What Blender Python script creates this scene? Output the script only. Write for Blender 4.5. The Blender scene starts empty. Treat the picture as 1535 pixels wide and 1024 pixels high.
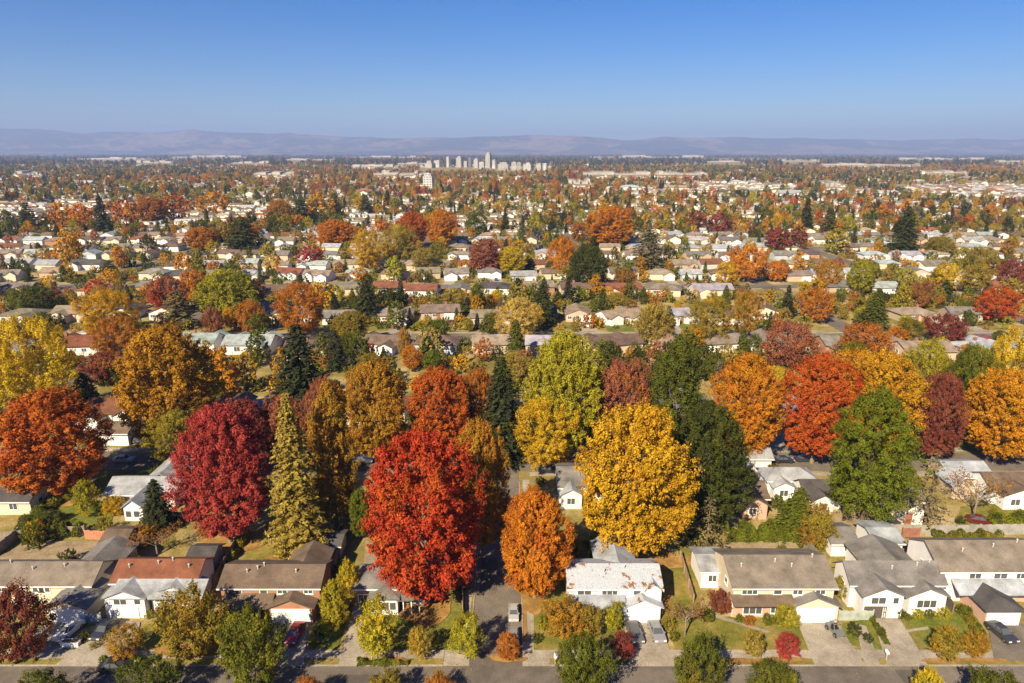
import bpy, math, random
import numpy as np
from mathutils import Vector, Matrix, Euler

sc = bpy.context.scene
col = sc.collection
R = math.radians

# ------------------------------------------------------------------ camera
CAM_H, PITCH, FPX = 60.0, 15.5, 1024.0          # drone 60 m up, 24 mm equivalent lens
cam_d = bpy.data.cameras.new("camera")
cam_d.sensor_width = 36.0
cam_d.lens = 36.0 * FPX / 1535.0
cam_d.clip_start, cam_d.clip_end = 1.0, 90000.0
cam = bpy.data.objects.new("camera", cam_d)
col.objects.link(cam)
cam.location = (0, 0, CAM_H)
cam.rotation_euler = (R(90 - PITCH), 0, 0)
sc.camera = cam

# ------------------------------------------------------------------ light
SUN_ELEV, SUN_AZ = 37.0, 209.0                  # azimuth clockwise from +Y: behind the drone, a little left
to_sun = Vector((math.sin(R(SUN_AZ)) * math.cos(R(SUN_ELEV)), math.cos(R(SUN_AZ)) * math.cos(R(SUN_ELEV)), math.sin(R(SUN_ELEV))))
sun_d = bpy.data.lights.new("sun", 'SUN')
sun_d.energy, sun_d.angle, sun_d.color = 5.0, R(0.5), (1.0, 0.82, 0.56)
sun = bpy.data.objects.new("sun", sun_d)
col.objects.link(sun)
sun.location = (-200, -300, 400)
sun.rotation_euler = (-to_sun).to_track_quat('-Z', 'Y').to_euler()

world = bpy.data.worlds.new("World")
sc.world = world
world.use_nodes = True
wn, wl = world.node_tree.nodes, world.node_tree.links
bg = wn.get('Background') or wn.new('ShaderNodeBackground')
sky = wn.new('ShaderNodeTexSky')
sky.sky_type = 'NISHITA'
sky.sun_disc = False
sky.sun_elevation, sky.sun_rotation = R(SUN_ELEV), R(SUN_AZ)
sky.altitude, sky.air_density, sky.dust_density, sky.ozone_density = 900, 1.0, 0.9, 5.0
hs = wn.new('ShaderNodeHueSaturation')
hs.inputs['Saturation'].default_value = 1.42
hs.inputs['Hue'].default_value = 0.513
wl.new(sky.outputs[0], hs.inputs['Color'])
wl.new(hs.outputs[0], bg.inputs['Color'])
bg.inputs['Strength'].default_value = 0.053
sc.view_settings.view_transform = 'Standard'
sc.view_settings.look = 'None'
sc.view_settings.exposure = 1.12
sc.view_settings.gamma = 1.0
cy = sc.cycles
cy.max_bounces, cy.diffuse_bounces, cy.glossy_bounces, cy.transmission_bounces, cy.volume_bounces, cy.transparent_max_bounces = 5, 3, 2, 3, 0, 4
cy.caustics_reflective = cy.caustics_refractive = False
cy.use_denoising = True

HZ_TAN = math.tan(R(PITCH))


def ray(px, py):
    x, y = (px - 767.5) / FPX, (512 - py) / FPX
    s, c = math.sin(R(PITCH)), math.cos(R(PITCH))
    return Vector((x, c + y * s, -s + y * c))


def P(px, py, z=0.0):
    d = ray(px, py)
    t = (CAM_H - z) / -d.z
    return Vector((d.x * t, d.y * t, z))


def YZ(py, Y):
    """height seen at image row py on the plane at distance Y"""
    d = ray(767, py)
    return CAM_H + d.z / d.y * Y


def zc(Y, z=0.0):
    return Y * math.cos(R(PITCH)) + (CAM_H - z) * math.sin(R(PITCH))


def XP(px, Y, z=0.0):
    return (px - 767.5) / FPX * zc(Y, z)


def PX(X, Y, z=0.0):
    return 767.5 + X * FPX / zc(Y, z)


# ------------------------------------------------------------------ materials
def nodes_of(name):
    m = bpy.data.materials.new(name)
    m.use_nodes = True
    nt = m.node_tree
    nt.nodes.clear()
    out = nt.nodes.new('ShaderNodeOutputMaterial')
    return m, nt.nodes, nt.links, out


def N(n, t, **kw):
    o = n.new(t)
    for k, v in kw.items():
        if k in o.inputs.keys():
            o.inputs[k].default_value = v
        else:
            setattr(o, k, v)
    return o


def noise(n, l, scale, detail=4, vec=None, rough=0.6):
    t = n.new('ShaderNodeTexNoise')
    t.inputs['Scale'].default_value = scale
    t.inputs['Detail'].default_value = detail
    t.inputs['Roughness'].default_value = rough
    if vec is not None:
        l.new(vec, t.inputs['Vector'])
    return t.outputs['Fac']


def ramp(n, l, fac, stops):
    r = n.new('ShaderNodeValToRGB')
    e = r.color_ramp.elements
    while len(e) < len(stops):
        e.new(0.5)
    for i, (p, c) in enumerate(stops):
        e[i].position = p
        e[i].color = (*c, 1) if len(c) == 3 else c
    l.new(fac, r.inputs['Fac'])
    return r.outputs['Color']


def g(v):
    return (v, v, v)


def mix(n, l, fac, a, b, mode='MIX'):
    m = n.new('ShaderNodeMix')
    m.data_type = 'RGBA'
    m.blend_type = mode
    for s, v in ((m.inputs[0], fac), (m.inputs[6], a), (m.inputs[7], b)):
        if hasattr(v, 'node'):
            l.new(v, s)
        elif isinstance(v, (int, float)):
            s.default_value = v
        else:
            s.default_value = (*v, 1)
    return m.outputs[2]


def principled(n, l, out, colr, rough=0.8, spec=0.3, bump=None, bstr=0.3, metallic=0.0):
    b = n.new('ShaderNodeBsdfPrincipled')
    if hasattr(colr, 'node'):
        l.new(colr, b.inputs['Base Color'])
    else:
        b.inputs['Base Color'].default_value = (*colr, 1)
    b.inputs['Roughness'].default_value = rough
    b.inputs['Specular IOR Level'].default_value = spec
    b.inputs['Metallic'].default_value = metallic
    if bump is not None:
        bm_ = n.new('ShaderNodeBump')
        bm_.inputs['Strength'].default_value = bstr
        bm_.inputs['Distance'].default_value = 0.053
        l.new(bump, bm_.inputs['Height'])
        l.new(bm_.outputs[0], b.inputs['Normal'])
    l.new(b.outputs[0], out.inputs['Surface'])
    return b


def mat_tinted(name, rough=0.85, var=0.25, scale=0.6, fine=6.0, spec=0.2, bstr=0.3, course=None):
    """own colour comes from the object's colour, with wear on top"""
    m, n, l, out = nodes_of(name)
    oi = n.new('ShaderNodeObjectInfo')
    tc = n.new('ShaderNodeTexCoord')
    off = n.new('ShaderNodeVectorMath')
    l.new(tc.outputs['Object'], off.inputs[0])
    l.new(oi.outputs['Location'], off.inputs[1])
    a = noise(n, l, scale, 5, off.outputs[0])
    b = noise(n, l, fine, 3, off.outputs[0])
    fa = ramp(n, l, a, [(0.3, g(1 - var)), (0.7, g(1 + var * 0.6))])
    fb = ramp(n, l, b, [(0.25, g(1 - var * 0.7)), (0.75, g(1 + var * 0.5))])
    c = mix(n, l, 1.0, oi.outputs['Color'], fa, 'MULTIPLY')
    c = mix(n, l, 1.0, c, fb, 'MULTIPLY')
    h = b
    if course:
        w = n.new('ShaderNodeTexWave')
        w.wave_type, w.bands_direction = 'BANDS', course[0]
        w.inputs['Scale'].default_value = course[1]
        w.inputs['Distortion'].default_value = 0.6
        l.new(tc.outputs['Object'], w.inputs['Vector'])
        fw = ramp(n, l, w.outputs['Fac'], [(0.0, g(0.82)), (0.35, g(1.0))])
        c = mix(n, l, 1.0, c, fw, 'MULTIPLY')
        h = w.outputs['Fac']
    principled(n, l, out, c, rough, spec, h, bstr)
    return m


def mat_leaf(name, far=False):
    m, n, l, out = nodes_of(name)
    geo = n.new('ShaderNodeNewGeometry')
    if far:
        at = N(n, 'ShaderNodeAttribute', attribute_type='INSTANCER', attribute_name='tint')
        c1, c2 = at.outputs['Color'], None
    else:
        oi = n.new('ShaderNodeObjectInfo')
        at = N(n, 'ShaderNodeAttribute', attribute_type='OBJECT', attribute_name='tint_b')
        c1, c2 = oi.outputs['Color'], at.outputs['Color']
        tc = n.new('ShaderNodeTexCoord')
        off = n.new('ShaderNodeVectorMath')
        l.new(tc.outputs['Object'], off.inputs[0])
        l.new(oi.outputs['Location'], off.inputs[1])
        ns = noise(n, l, 0.22, 3, off.outputs[0], 0.7)
        f = ramp(n, l, ns, [(0.49, g(0)), (0.70, g(1))])
        c1 = mix(n, l, f, c1, c2)
    tv = N(n, 'ShaderNodeAttribute', attribute_name='tuft')
    f2 = ramp(n, l, tv.outputs['Fac'], [(0.0, (0.66, 0.62, 0.6)), (0.5, (1, 1, 1)), (1.0, (1.3, 1.38, 1.25))])
    c1 = mix(n, l, 1.0, c1, f2, 'MULTIPLY')
    f3 = ramp(n, l, geo.outputs['Random Per Island'], [(0.0, g(0.72)), (0.6, g(1.0)), (1.0, (1.3, 1.25, 1.15))])
    c1 = mix(n, l, 1.0, c1, f3, 'MULTIPLY')
    d = n.new('ShaderNodeBsdfDiffuse')
    t = n.new('ShaderNodeBsdfTranslucent')
    l.new(c1, d.inputs[0])
    l.new(c1, t.inputs[0])
    ms = n.new('ShaderNodeMixShader')
    ms.inputs[0].default_value = 0.33
    l.new(d.outputs[0], ms.inputs[1])
    l.new(t.outputs[0], ms.inputs[2])
    l.new(ms.outputs[0], out.inputs['Surface'])
    return m


def mat_ground(name, stops, s1=0.05, s2=0.6, s3=5.0, bstr=0.4):
    m, n, l, out = nodes_of(name)
    tc = n.new('ShaderNodeTexCoord')
    a = noise(n, l, s1, 5, tc.outputs['Object'], 0.65)
    b = noise(n, l, s2, 4, tc.outputs['Object'], 0.7)
    c = noise(n, l, s3, 3, tc.outputs['Object'], 0.7)
    mm = N(n, 'ShaderNodeMath', operation='ADD')
    l.new(a, mm.inputs[0])
    m2 = N(n, 'ShaderNodeMath', operation='MULTIPLY_ADD')
    l.new(b, m2.inputs[0])
    m2.inputs[1].default_value = 0.6
    m2.inputs[2].default_value = -0.3
    l.new(m2.outputs[0], mm.inputs[1])
    cc = ramp(n, l, mm.outputs[0], stops)
    f = ramp(n, l, c, [(0.3, g(0.7)), (0.7, g(1.25))])
    cc = mix(n, l, 1.0, cc, f, 'MULTIPLY')
    principled(n, l, out, cc, 0.95, 0.1, c, bstr)
    return m


def mat_plain(name, colr, rough=0.6, spec=0.4, var=0.12, scale=2.0, metallic=0.0):
    m, n, l, out = nodes_of(name)
    tc = n.new('ShaderNodeTexCoord')
    a = noise(n, l, scale, 5, tc.outputs['Object'])
    c = ramp(n, l, a, [(0.3, tuple(v * (1 - var) for v in colr)), (0.7, tuple(min(1, v * (1 + var)) for v in colr))])
    principled(n, l, out, c, rough, spec, metallic=metallic)
    return m


M = {}
M['leaf'] = mat_leaf('leaf')
M['leaf_far'] = mat_leaf('leaf_distant', True)
M['bark'] = mat_plain('bark', (0.13, 0.095, 0.07), 0.95, 0.1, 0.35, 3.0)
M['bark_pale'] = mat_plain('pale_bark', (0.20, 0.165, 0.125), 0.95, 0.1, 0.3, 3.0)
M['wall'] = mat_tinted('painted_wall', 0.85, 0.10, 0.5, 5.0, course=('Z', 3.2), bstr=0.15)
M['brick'] = mat_tinted('brick_wall', 0.9, 0.22, 1.2, 14.0)
M['roof'] = mat_tinted('roof_shingle', 0.9, 0.42, 0.45, 7.0, bstr=0.5, course=('Z', 6.0))
M['trim'] = mat_tinted('painted_trim', 0.6, 0.06, 1.0, 8.0)
M['door'] = mat_tinted('garage_door_panel', 0.6, 0.06, 1.0, 8.0)
M['wood'] = mat_tinted('weathered_wood', 0.9, 0.3, 0.8, 9.0)
M['fabric'] = mat_tinted('painted_metal', 0.5, 0.1, 0.8, 9.0)
m_, n_, l_, o_ = nodes_of('window_glass')
principled(n_, l_, o_, (0.075, 0.085, 0.09), 0.08, 0.7)
M['glass'] = m_
m_, n_, l_, o_ = nodes_of('car_paint')
oi_ = n_.new('ShaderNodeObjectInfo')
b_ = principled(n_, l_, o_, oi_.outputs['Color'], 0.3, 0.5)
b_.inputs['Coat Weight'].default_value = 0.6
M['paint'] = m_
M['tyre'] = mat_plain('tyre_rubber', (0.02, 0.02, 0.021), 0.9, 0.2)
M['rim'] = mat_plain('wheel_rim', (0.45, 0.45, 0.46), 0.35, 0.5, metallic=0.8)
M['lamp_lens'] = mat_plain('lamp_lens', (0.75, 0.75, 0.72), 0.15, 0.6)
M['red_lens'] = mat_plain('red_lens', (0.4, 0.02, 0.02), 0.2, 0.6)
M['asphalt'] = mat_ground('asphalt', [(0.3, (0.10, 0.088, 0.075)), (0.5, (0.145, 0.128, 0.108)), (0.7, (0.19, 0.168, 0.14))], 0.08, 0.5, 9.0, 0.2)
M['patch'] = mat_ground('asphalt_repair', [(0.3, (0.075, 0.068, 0.06)), (0.5, (0.10, 0.09, 0.078)), (0.7, (0.13, 0.118, 0.10))], 0.08, 0.5, 9.0, 0.2)
M['concrete'] = mat_ground('concrete', [(0.3, (0.22, 0.195, 0.155)), (0.5, (0.30, 0.27, 0.22)), (0.7, (0.38, 0.34, 0.28))], 0.15, 0.7, 6.0, 0.15)
M['lawn'] = mat_ground('lawn_grass', [(0.28, (0.10, 0.115, 0.020)), (0.45, (0.155, 0.150, 0.028)), (0.58, (0.22, 0.18, 0.05)), (0.75, (0.32, 0.22, 0.075))], 0.22, 1.1, 6.0, 0.8)
M['lush'] = mat_ground('lush_grass', [(0.3, (0.075, 0.105, 0.016)), (0.5, (0.125, 0.145, 0.022)), (0.72, (0.21, 0.18, 0.05))], 0.3, 1.4, 6.0, 0.8)
M['dirt'] = mat_ground('bare_earth', [(0.3, (0.21, 0.165, 0.10)), (0.5, (0.29, 0.225, 0.14)), (0.7, (0.35, 0.28, 0.17))], 0.1, 0.8, 5.0, 0.4)
M['ground'] = mat_ground('ground_soil_and_grass', [(0.25, (0.12, 0.115, 0.03)), (0.42, (0.20, 0.165, 0.05)), (0.55, (0.30, 0.235, 0.10)), (0.68, (0.40, 0.32, 0.18)), (0.8, (0.19, 0.165, 0.055))], 0.045, 0.25, 2.5)
M['mulch'] = mat_ground('leaf_mulch', [(0.3, (0.17, 0.10, 0.03)), (0.5, (0.27, 0.155, 0.05)), (0.7, (0.38, 0.235, 0.085))], 0.3, 1.5, 9.0, 0.6)
M['hill'] = mat_ground('hill_scrub', [(0.3, (0.03, 0.035, 0.022)), (0.48, (0.07, 0.06, 0.04)), (0.60, (0.26, 0.18, 0.105)), (0.75, (0.14, 0.10, 0.06))], 0.0005, 0.003, 0.02, 0.2)


# ------------------------------------------------------------------ mesh helpers
def new_obj(name, me, parent=None, loc=None, color=None):
    o = bpy.data.objects.new(name, me)
    col.objects.link(o)
    if parent is not None:
        o.parent = parent
    if loc is not None:
        o.location = loc
    if color is not None:
        o.color = (*color, 1)
    return o


def tag(o, label=None, cat=None, group=None, kind=None):
    if label:
        o['label'] = label
    if cat:
        o['category'] = cat
    if group:
        o['group'] = group
    if kind:
        o['kind'] = kind
    return o


def empty(name, loc, rz=0.0, label=None, cat=None, group=None):
    o = bpy.data.objects.new(name, None)
    o.empty_display_size = 0.5
    col.objects.link(o)
    o.location = loc
    o.rotation_euler = (0, 0, rz)
    return tag(o, label, cat, group)


class MB:
    """gathers polygons for one mesh"""

    def __init__(s):
        s.v, s.f, s.mi = [], [], []

    def poly(s, pts, mi=0):
        b = len(s.v)
        s.v += [tuple(p) for p in pts]
        s.f.append(tuple(range(b, b + len(pts))))
        s.mi.append(mi)

    def solid(s, bottom, top, mi=0):
        """two matching loops, bottom counter-clockwise seen from above"""
        b, n = len(s.v), len(bottom)
        s.v += [tuple(p) for p in bottom] + [tuple(p) for p in top]
        s.f.append(tuple(b + i for i in reversed(range(n))))
        s.f.append(tuple(b + n + i for i in range(n)))
        s.mi += [mi, mi]
        for i in range(n):
            j = (i + 1) % n
            s.f.append((b + i, b + j, b + n + j, b + n + i))
            s.mi.append(mi)

    def box(s, x0, x1, y0, y1, z0, z1, mi=0):
        s.solid([(x0, y0, z0), (x1, y0, z0), (x1, y1, z0), (x0, y1, z0)], [(x0, y0, z1), (x1, y0, z1), (x1, y1, z1), (x0, y1, z1)], mi)

    def tube(s, pts, rad, k=6, mi=0):
        rings = []
        for i, p in enumerate(pts):
            p = Vector(p)
            d = (Vector(pts[min(i + 1, len(pts) - 1)]) - Vector(pts[max(i - 1, 0)]))
            d = d.normalized() if d.length > 1e-6 else Vector((0, 0, 1))
            a = d.cross(Vector((0.31, 0.95, 0.07))).normalized()
            b = d.cross(a)
            base = len(s.v)
            for j in range(k):
                w = 2 * math.pi * j / k
                s.v.append(tuple(p + (a * math.cos(w) + b * math.sin(w)) * rad[i]))
            rings.append(base)
        for i in range(len(rings) - 1):
            for j in range(k):
                j2 = (j + 1) % k
                s.f.append((rings[i] + j, rings[i] + j2, rings[i + 1] + j2, rings[i + 1] + j))
                s.mi.append(mi)
        s.f.append(tuple(rings[-1] + j for j in range(k)))
        s.mi.append(mi)

    def mesh(s, name, mats, smooth=False):
        me = bpy.data.meshes.new(name)
        me.from_pydata(s.v, [], s.f)
        for m in (mats if isinstance(mats, (list, tuple)) else [mats]):
            me.materials.append(m)
        if len(set(s.mi)) > 1:
            me.polygons.foreach_set('material_index', s.mi)
        if smooth:
            me.polygons.foreach_set('use_smooth', [True] * len(s.f))
        me.update()
        return me

    def obj(s, name, mats, parent=None, color=None, smooth=False, loc=None):
        return new_obj(name, s.mesh(name, mats, smooth), parent, loc, color)


def gable_roof(mb, x0, x1, y0, y1, ze, rise, axis='X', over=0.45, th=0.16, mi=0):
    """closed chevron slab, ridge along axis"""
    if axis == 'X':
        a0, a1, b0, b1 = x0 - over * 0.7, x1 + over * 0.7, y0, y1
        q = lambda a, b, z: (a, b, z)
    else:
        a0, a1, b0, b1 = y0 - over * 0.7, y1 + over * 0.7, x0, x1
        q = lambda a, b, z: (b, a, z)
    c = (b0 + b1) / 2
    s = rise / (c - b0)
    o = over
    sec = [(b0 - o, ze - s * o), (c, ze + rise), (b1 + o, ze - s * o)]
    top = [(b, z + th) for b, z in sec]
    for k in range(2):
        (bA, zA), (bB, zB) = top[k], top[k + 1]
        (cA, wA), (cB, wB) = sec[k], sec[k + 1]
        mb.poly([q(a0, bA, zA), q(a1, bA, zA), q(a1, bB, zB), q(a0, bB, zB)], mi)
        mb.poly([q(a0, cB, wB), q(a1, cB, wB), q(a1, cA, wA), q(a0, cA, wA)], mi)
        for a in (a0, a1):
            mb.poly([q(a, cA, wA), q(a, bA, zA), q(a, bB, zB), q(a, cB, wB)], mi)
    for k in (0, 2):
        mb.poly([q(a0, sec[k][0], sec[k][1]), q(a1, sec[k][0], sec[k][1]), q(a1, top[k][0], top[k][1]), q(a0, top[k][0], top[k][1])], mi)


def hip_roof(mb, x0, x1, y0, y1, ze, rise, over=0.5, th=0.16, mi=0):
    x0, x1, y0, y1 = x0 - over, x1 + over, y0 - over, y1 + over
    w, d = x1 - x0, y1 - y0
    h = min(w, d) / 2
    if w >= d:
        r0, r1 = (x0 + h * 0.95, (y0 + y1) / 2, ze + rise), (x1 - h * 0.95, (y0 + y1) / 2, ze + rise)
    else:
        r0, r1 = ((x0 + x1) / 2, y0 + h * 0.95, ze + rise), ((x0 + x1) / 2, y1 - h * 0.95, ze + rise)
    z = ze - 0.1
    lo = [(x0, y0, z), (x1, y0, z), (x1, y1, z), (x0, y1, z)]
    hi = [(p[0], p[1], z + th) for p in lo]
    mb.poly(list(reversed(lo)), mi)
    for i in range(4):
        j = (i + 1) % 4
        mb.poly([lo[i], lo[j], hi[j], hi[i]], mi)
    if w >= d:
        fs = [[hi[0], hi[1], r1, r0], [hi[1], hi[2], r1], [hi[2], hi[3], r0, r1], [hi[3], hi[0], r0]]
    else:
        fs = [[hi[0], hi[1], r0], [hi[1], hi[2], r1, r0], [hi[2], hi[3], r1], [hi[3], hi[0], r0, r1]]
    for f in fs:
        mb.poly(f, mi)


def shed_roof(mb, x0, x1, y0, y1, z0, z1, over=0.3, th=0.14, mi=0):
    """slopes from z1 at y1 down to z0 at y0"""
    s = (z1 - z0) / (y1 - y0)
    ya, za = y0 - over, z0 - s * over
    xa, xb = x0 - over, x1 + over
    b = [(xa, ya, za), (xb, ya, za), (xb, y1, z1), (xa, y1, z1)]
    mb.solid(b, [(p[0], p[1], p[2] + th) for p in b], mi)


def gable_wall(mb, x0, x1, y0, y1, h, rise, axis='X', z0=0.0, mi=0):
    """box body with gable triangles"""
    if axis == 'X':
        c = (y0 + y1) / 2
        A = [(x0, y0, z0), (x0, y0, h), (x0, c, h + rise), (x0, y1, h), (x0, y1, z0)]
        B = [(x1, *p[1:]) for p in A]
    else:
        c = (x0 + x1) / 2
        A = [(x1, y0, z0), (x1, y0, h), (c, y0, h + rise), (x0, y0, h), (x0, y0, z0)]
        B = [(p[0], y1, p[2]) for p in A]
    mb.poly(list(reversed(A)), mi)
    mb.poly(B, mi)
    for i in (0, 3, 4):
        j = (i + 1) % 5
        mb.poly([A[i], A[j], B[j], B[i]], mi)


# ------------------------------------------------------------------ foliage meshes
def quads_mesh(name, C, T, B, mat, tuft, extra=None, fold=0.0):
    """rhombic leaf faces: centres C, half axes T and B; tuft is one value per leaf"""
    n = len(C)
    V = np.empty((n, 4, 3), np.float32)
    V[:, 0], V[:, 1], V[:, 2], V[:, 3] = C - T, C - B, C + T, C + B
    V = V.reshape(-1, 3)
    F = np.arange(n * 4, dtype=np.int32)
    nv0 = len(V)
    ex_v, ex_f = (extra.v, extra.f) if extra else ([], [])
    me = bpy.data.meshes.new(name)
    if ex_v:
        V = np.vstack([V, np.array(ex_v, np.float32)])
        F = np.concatenate([F, np.array([i + nv0 for f in ex_f for i in f], np.int32)])
    sizes = np.concatenate([np.full(n, 4, np.int32), np.array([len(f) for f in ex_f], np.int32)])
    me.vertices.add(len(V))
    me.vertices.foreach_set('co', V.ravel())
    me.loops.add(len(F))
    me.loops.foreach_set('vertex_index', F)
    me.polygons.add(len(sizes))
    st = np.concatenate([[0], np.cumsum(sizes)[:-1]]).astype(np.int32)
    me.polygons.foreach_set('loop_start', st)
    me.materials.append(mat)
    if ex_v:
        me.materials.append(M['bark'])
        mi = np.zeros(len(sizes), np.int32)
        mi[n:] = 1
        me.polygons.foreach_set('material_index', mi)
    at = me.attributes.new('tuft', 'FLOAT', 'FACE')
    tv = np.zeros(len(sizes), np.float32)
    tv[:n] = tuft
    at.data.foreach_set('value', tv)
    me.update(calc_edges=True)
    return me


def unit(a):
    return a / np.maximum(np.linalg.norm(a, axis=-1, keepdims=True), 1e-6)


def leaf_axes(rng, nrm, L, aspect=0.62):
    n = len(nrm)
    t = unit(np.cross(nrm, unit(rng.normal(size=(n, 3)))))
    b = np.cross(nrm, t)
    s = (L * rng.uniform(0.65, 1.25, n) / 2)[:, None]
    return t * s, b * s * aspect


def prof_oval(t, peak=0.42):
    up = np.clip((t - peak) / (1 - peak), 0, 1)
    dn = np.clip((peak - t) / (peak + 0.06), 0, 1)
    return np.where(t > peak, (1 - up ** 2.5) ** 0.55, (1 - dn ** 2.3) ** 0.55)


def crown_pts(seed, H, W, nt, nl, leaf, peak=0.42, lobes=0.16, size=0.085, gap=0.1, inner=0.25, droop=0.0, up=1.0, crease=.24):
    rng = np.random.default_rng(seed)
    ni = int(nt * inner)
    k = nt + ni
    # spread tufts over the profile by area
    ts = np.linspace(0.0, 1.0, 400)
    w = prof_oval(ts, peak) * W / 2 + 0.12 * H * np.exp(-((1 - ts) / 0.06) ** 2) + 0.05 * W
    cdf = np.cumsum(w) / np.sum(w)
    u = (np.arange(k) + rng.uniform(0, 1, k)) / k
    rng.shuffle(u)
    t = np.interp(u, cdf, ts)
    phi = rng.uniform(0, 2 * np.pi, k)
    lob = np.zeros(k)
    for q in range(6):
        lob += np.sin(rng.integers(2, 6) * phi + rng.uniform(0, 6.28) + rng.uniform(-9, 9) * t) / 6
    for q in range(4):
        lob += 0.7 * np.sin(rng.integers(5, 10) * phi + rng.uniform(0, 6.28) + rng.uniform(-16, 16) * t) / 4
    s = np.where(np.arange(k) < nt, rng.uniform(0.86, 1.02, k), rng.uniform(0.35, 0.8, k))
    r = W / 2 * np.maximum(prof_oval(t, peak), 0.05) * (1 + lobes * lob * 2) * s
    z = t * H * (1 + 0.04 * lob)
    m_ = int(rng.integers(6, 9))
    ca = (np.arange(m_) + rng.uniform(-.25, .25, m_)) * 2 * np.pi / m_
    dd = np.abs((phi[:, None] + .35 * np.sin(5 * t[:, None] + ca[None] * 3) - ca[None] + np.pi) % (2 * np.pi) - np.pi).min(1)
    r = r * (1 - crease * np.exp(-(dd / .13) ** 2) * np.clip(np.sin(np.pi * np.clip(t * .85 + .12, 0, 1)), 0, 1))
    stray = (np.arange(k) < nt) & (rng.uniform(size=k) < .07)
    r = np.where(stray, r * rng.uniform(1.03, 1.13, k), r)
    z = np.where(stray & (t > .6), z + H * rng.uniform(0, .05, k), z)
    ctr = np.stack([r * np.cos(phi), r * np.sin(phi), z], 1)
    keep = ~((lob < np.quantile(lob, gap)) & (np.arange(k) < nt) & (rng.uniform(size=k) < 0.8))
    ctr, phi, t = ctr[keep], phi[keep], t[keep]
    k = len(ctr)
    al = (-0.35 + 1.75 * t ** 1.1) * up - droop
    rad = np.stack([np.cos(phi), np.sin(phi), np.zeros(k)], 1)
    ax = rad * np.cos(al)[:, None] + np.array([0, 0, 1.0]) * np.sin(al)[:, None]
    ax = unit(ax + rng.normal(size=(k, 3)) * 0.22)
    a = H * size * rng.uniform(0.5, 1.6, k)
    b = a * rng.uniform(0.45, 0.72, k)
    d = unit(rng.normal(size=(k, nl, 3))) * (rng.uniform(0, 1, (k, nl, 1)) ** 0.5)
    pr = np.einsum('kni,ki->kn', d, ax)[..., None]
    perp = d - pr * ax[:, None]
    # tufts narrow to the tip
    pos = ctr[:, None] + ax[:, None] * pr * a[:, None, None] + perp * (b[:, None, None] * (1.05 - 0.45 * pr))
    nrm = unit(d * 0.9 + rad[:, None] * 0.35 + np.array([0, 0, 0.35]) + rng.normal(size=(k, nl, 3)) * 0.45)
    tv = np.clip(0.5 + rng.normal(size=k) * 0.22, 0, 1)
    tuft = np.repeat(tv, nl)
    C = pos.reshape(-1, 3)
    n_ = nrm.reshape(-1, 3)
    T, B = leaf_axes(rng, n_, leaf)
    return C, T, B, tuft


def trunk_mb(seed, h, r, H, spread, limbs=7):
    rnd = random.Random(seed)
    mb = MB()
    pts = [(rnd.uniform(-.02, .02) * h * i, rnd.uniform(-.02, .02) * h * i, h * 1.0 * i / 4) for i in range(5)]
    mb.tube([(0, 0, -0.3), *pts[1:], (0, 0, h + H * 0.5)], [r * 1.5, r * 1.05, r * .95, r * .85, r * .75, r * .2], 8)
    for i in range(limbs):
        a = 2 * math.pi * i / limbs + rnd.uniform(-.3, .3)
        z0 = h * rnd.uniform(0.8, 1.1) + H * 0.25 * (i / limbs)
        d = spread * rnd.uniform(0.6, 0.95)
        e = H * rnd.uniform(0.3, 0.55)
        mb.tube([(0, 0, z0), (math.cos(a) * d * .4, math.sin(a) * d * .4, z0 + e * .35), (math.cos(a) * d, math.sin(a) * d, z0 + e)], [r * .38, r * .22, r * .05], 5)
    return mb


def conifer_pts(seed, H, W, levels, leaf, per=9, sprays=16, droop=0.25, power=0.85, start=0.06, wid=0.30, up=0.0):
    rng = np.random.default_rng(seed)
    C, Nn, tuft = [], [], []
    for i in range(levels):
        t = start + (1 - start) * (i / levels) ** 0.92
        Rr = W / 2 * (1 - t) ** power * rng.uniform(0.82, 1.08) + 0.02 * W
        nb = max(4, int(per * (0.55 + 0.5 * (1 - t))))
        a0 = rng.uniform(0, 6.28)
        for j in range(nb):
            a = a0 + 6.283 * j / nb + rng.normal() * 0.18
            L = Rr * rng.uniform(0.72, 1.12)
            m = max(4, int(sprays * (L / (W / 2)) + 3))
            s = rng.uniform(0.12, 1, m) ** 0.75
            side = rng.uniform(-1, 1, m) * wid * L * (1 - s * 0.82)
            dz = -droop * L * s ** 1.4 + 0.10 * L * s * up + rng.normal(size=m) * 0.02 * H / 8
            x = np.cos(a) * s * L - np.sin(a) * side
            y = np.sin(a) * s * L + np.cos(a) * side
            z = t * H + dz
            C.append(np.stack([x, y, z], 1))
            nn = np.stack([np.cos(a) * 0.45 + 0 * s, np.sin(a) * 0.45 + 0 * s, 0.8 + 0 * s], 1) + rng.normal(size=(m, 3)) * 0.4
            Nn.append(nn)
            tuft.append(np.full(m, np.clip(0.5 + rng.normal() * 0.25, 0, 1)))
    C = np.concatenate(C)
    n_ = unit(np.concatenate(Nn))
    T, B = leaf_axes(rng, n_, leaf, 0.5)
    return C, T, B, np.concatenate(tuft)


def scale_set(S, n):
    return S


class Proto:
    def __init__(s, kind, crown, trunk, H, W, hb, C=None):
        s.kind, s.crown, s.trunk, s.H, s.W, s.hb = kind, crown, trunk, H, W, hb
        if C is not None:                       # true extent of the finished crown
            s.H = float(np.percentile(C[:, 2], 99.7))
            s.W = 2 * float(np.percentile(np.hypot(C[:, 0], C[:, 1]), 96.8))


PROTO = {}


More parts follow.
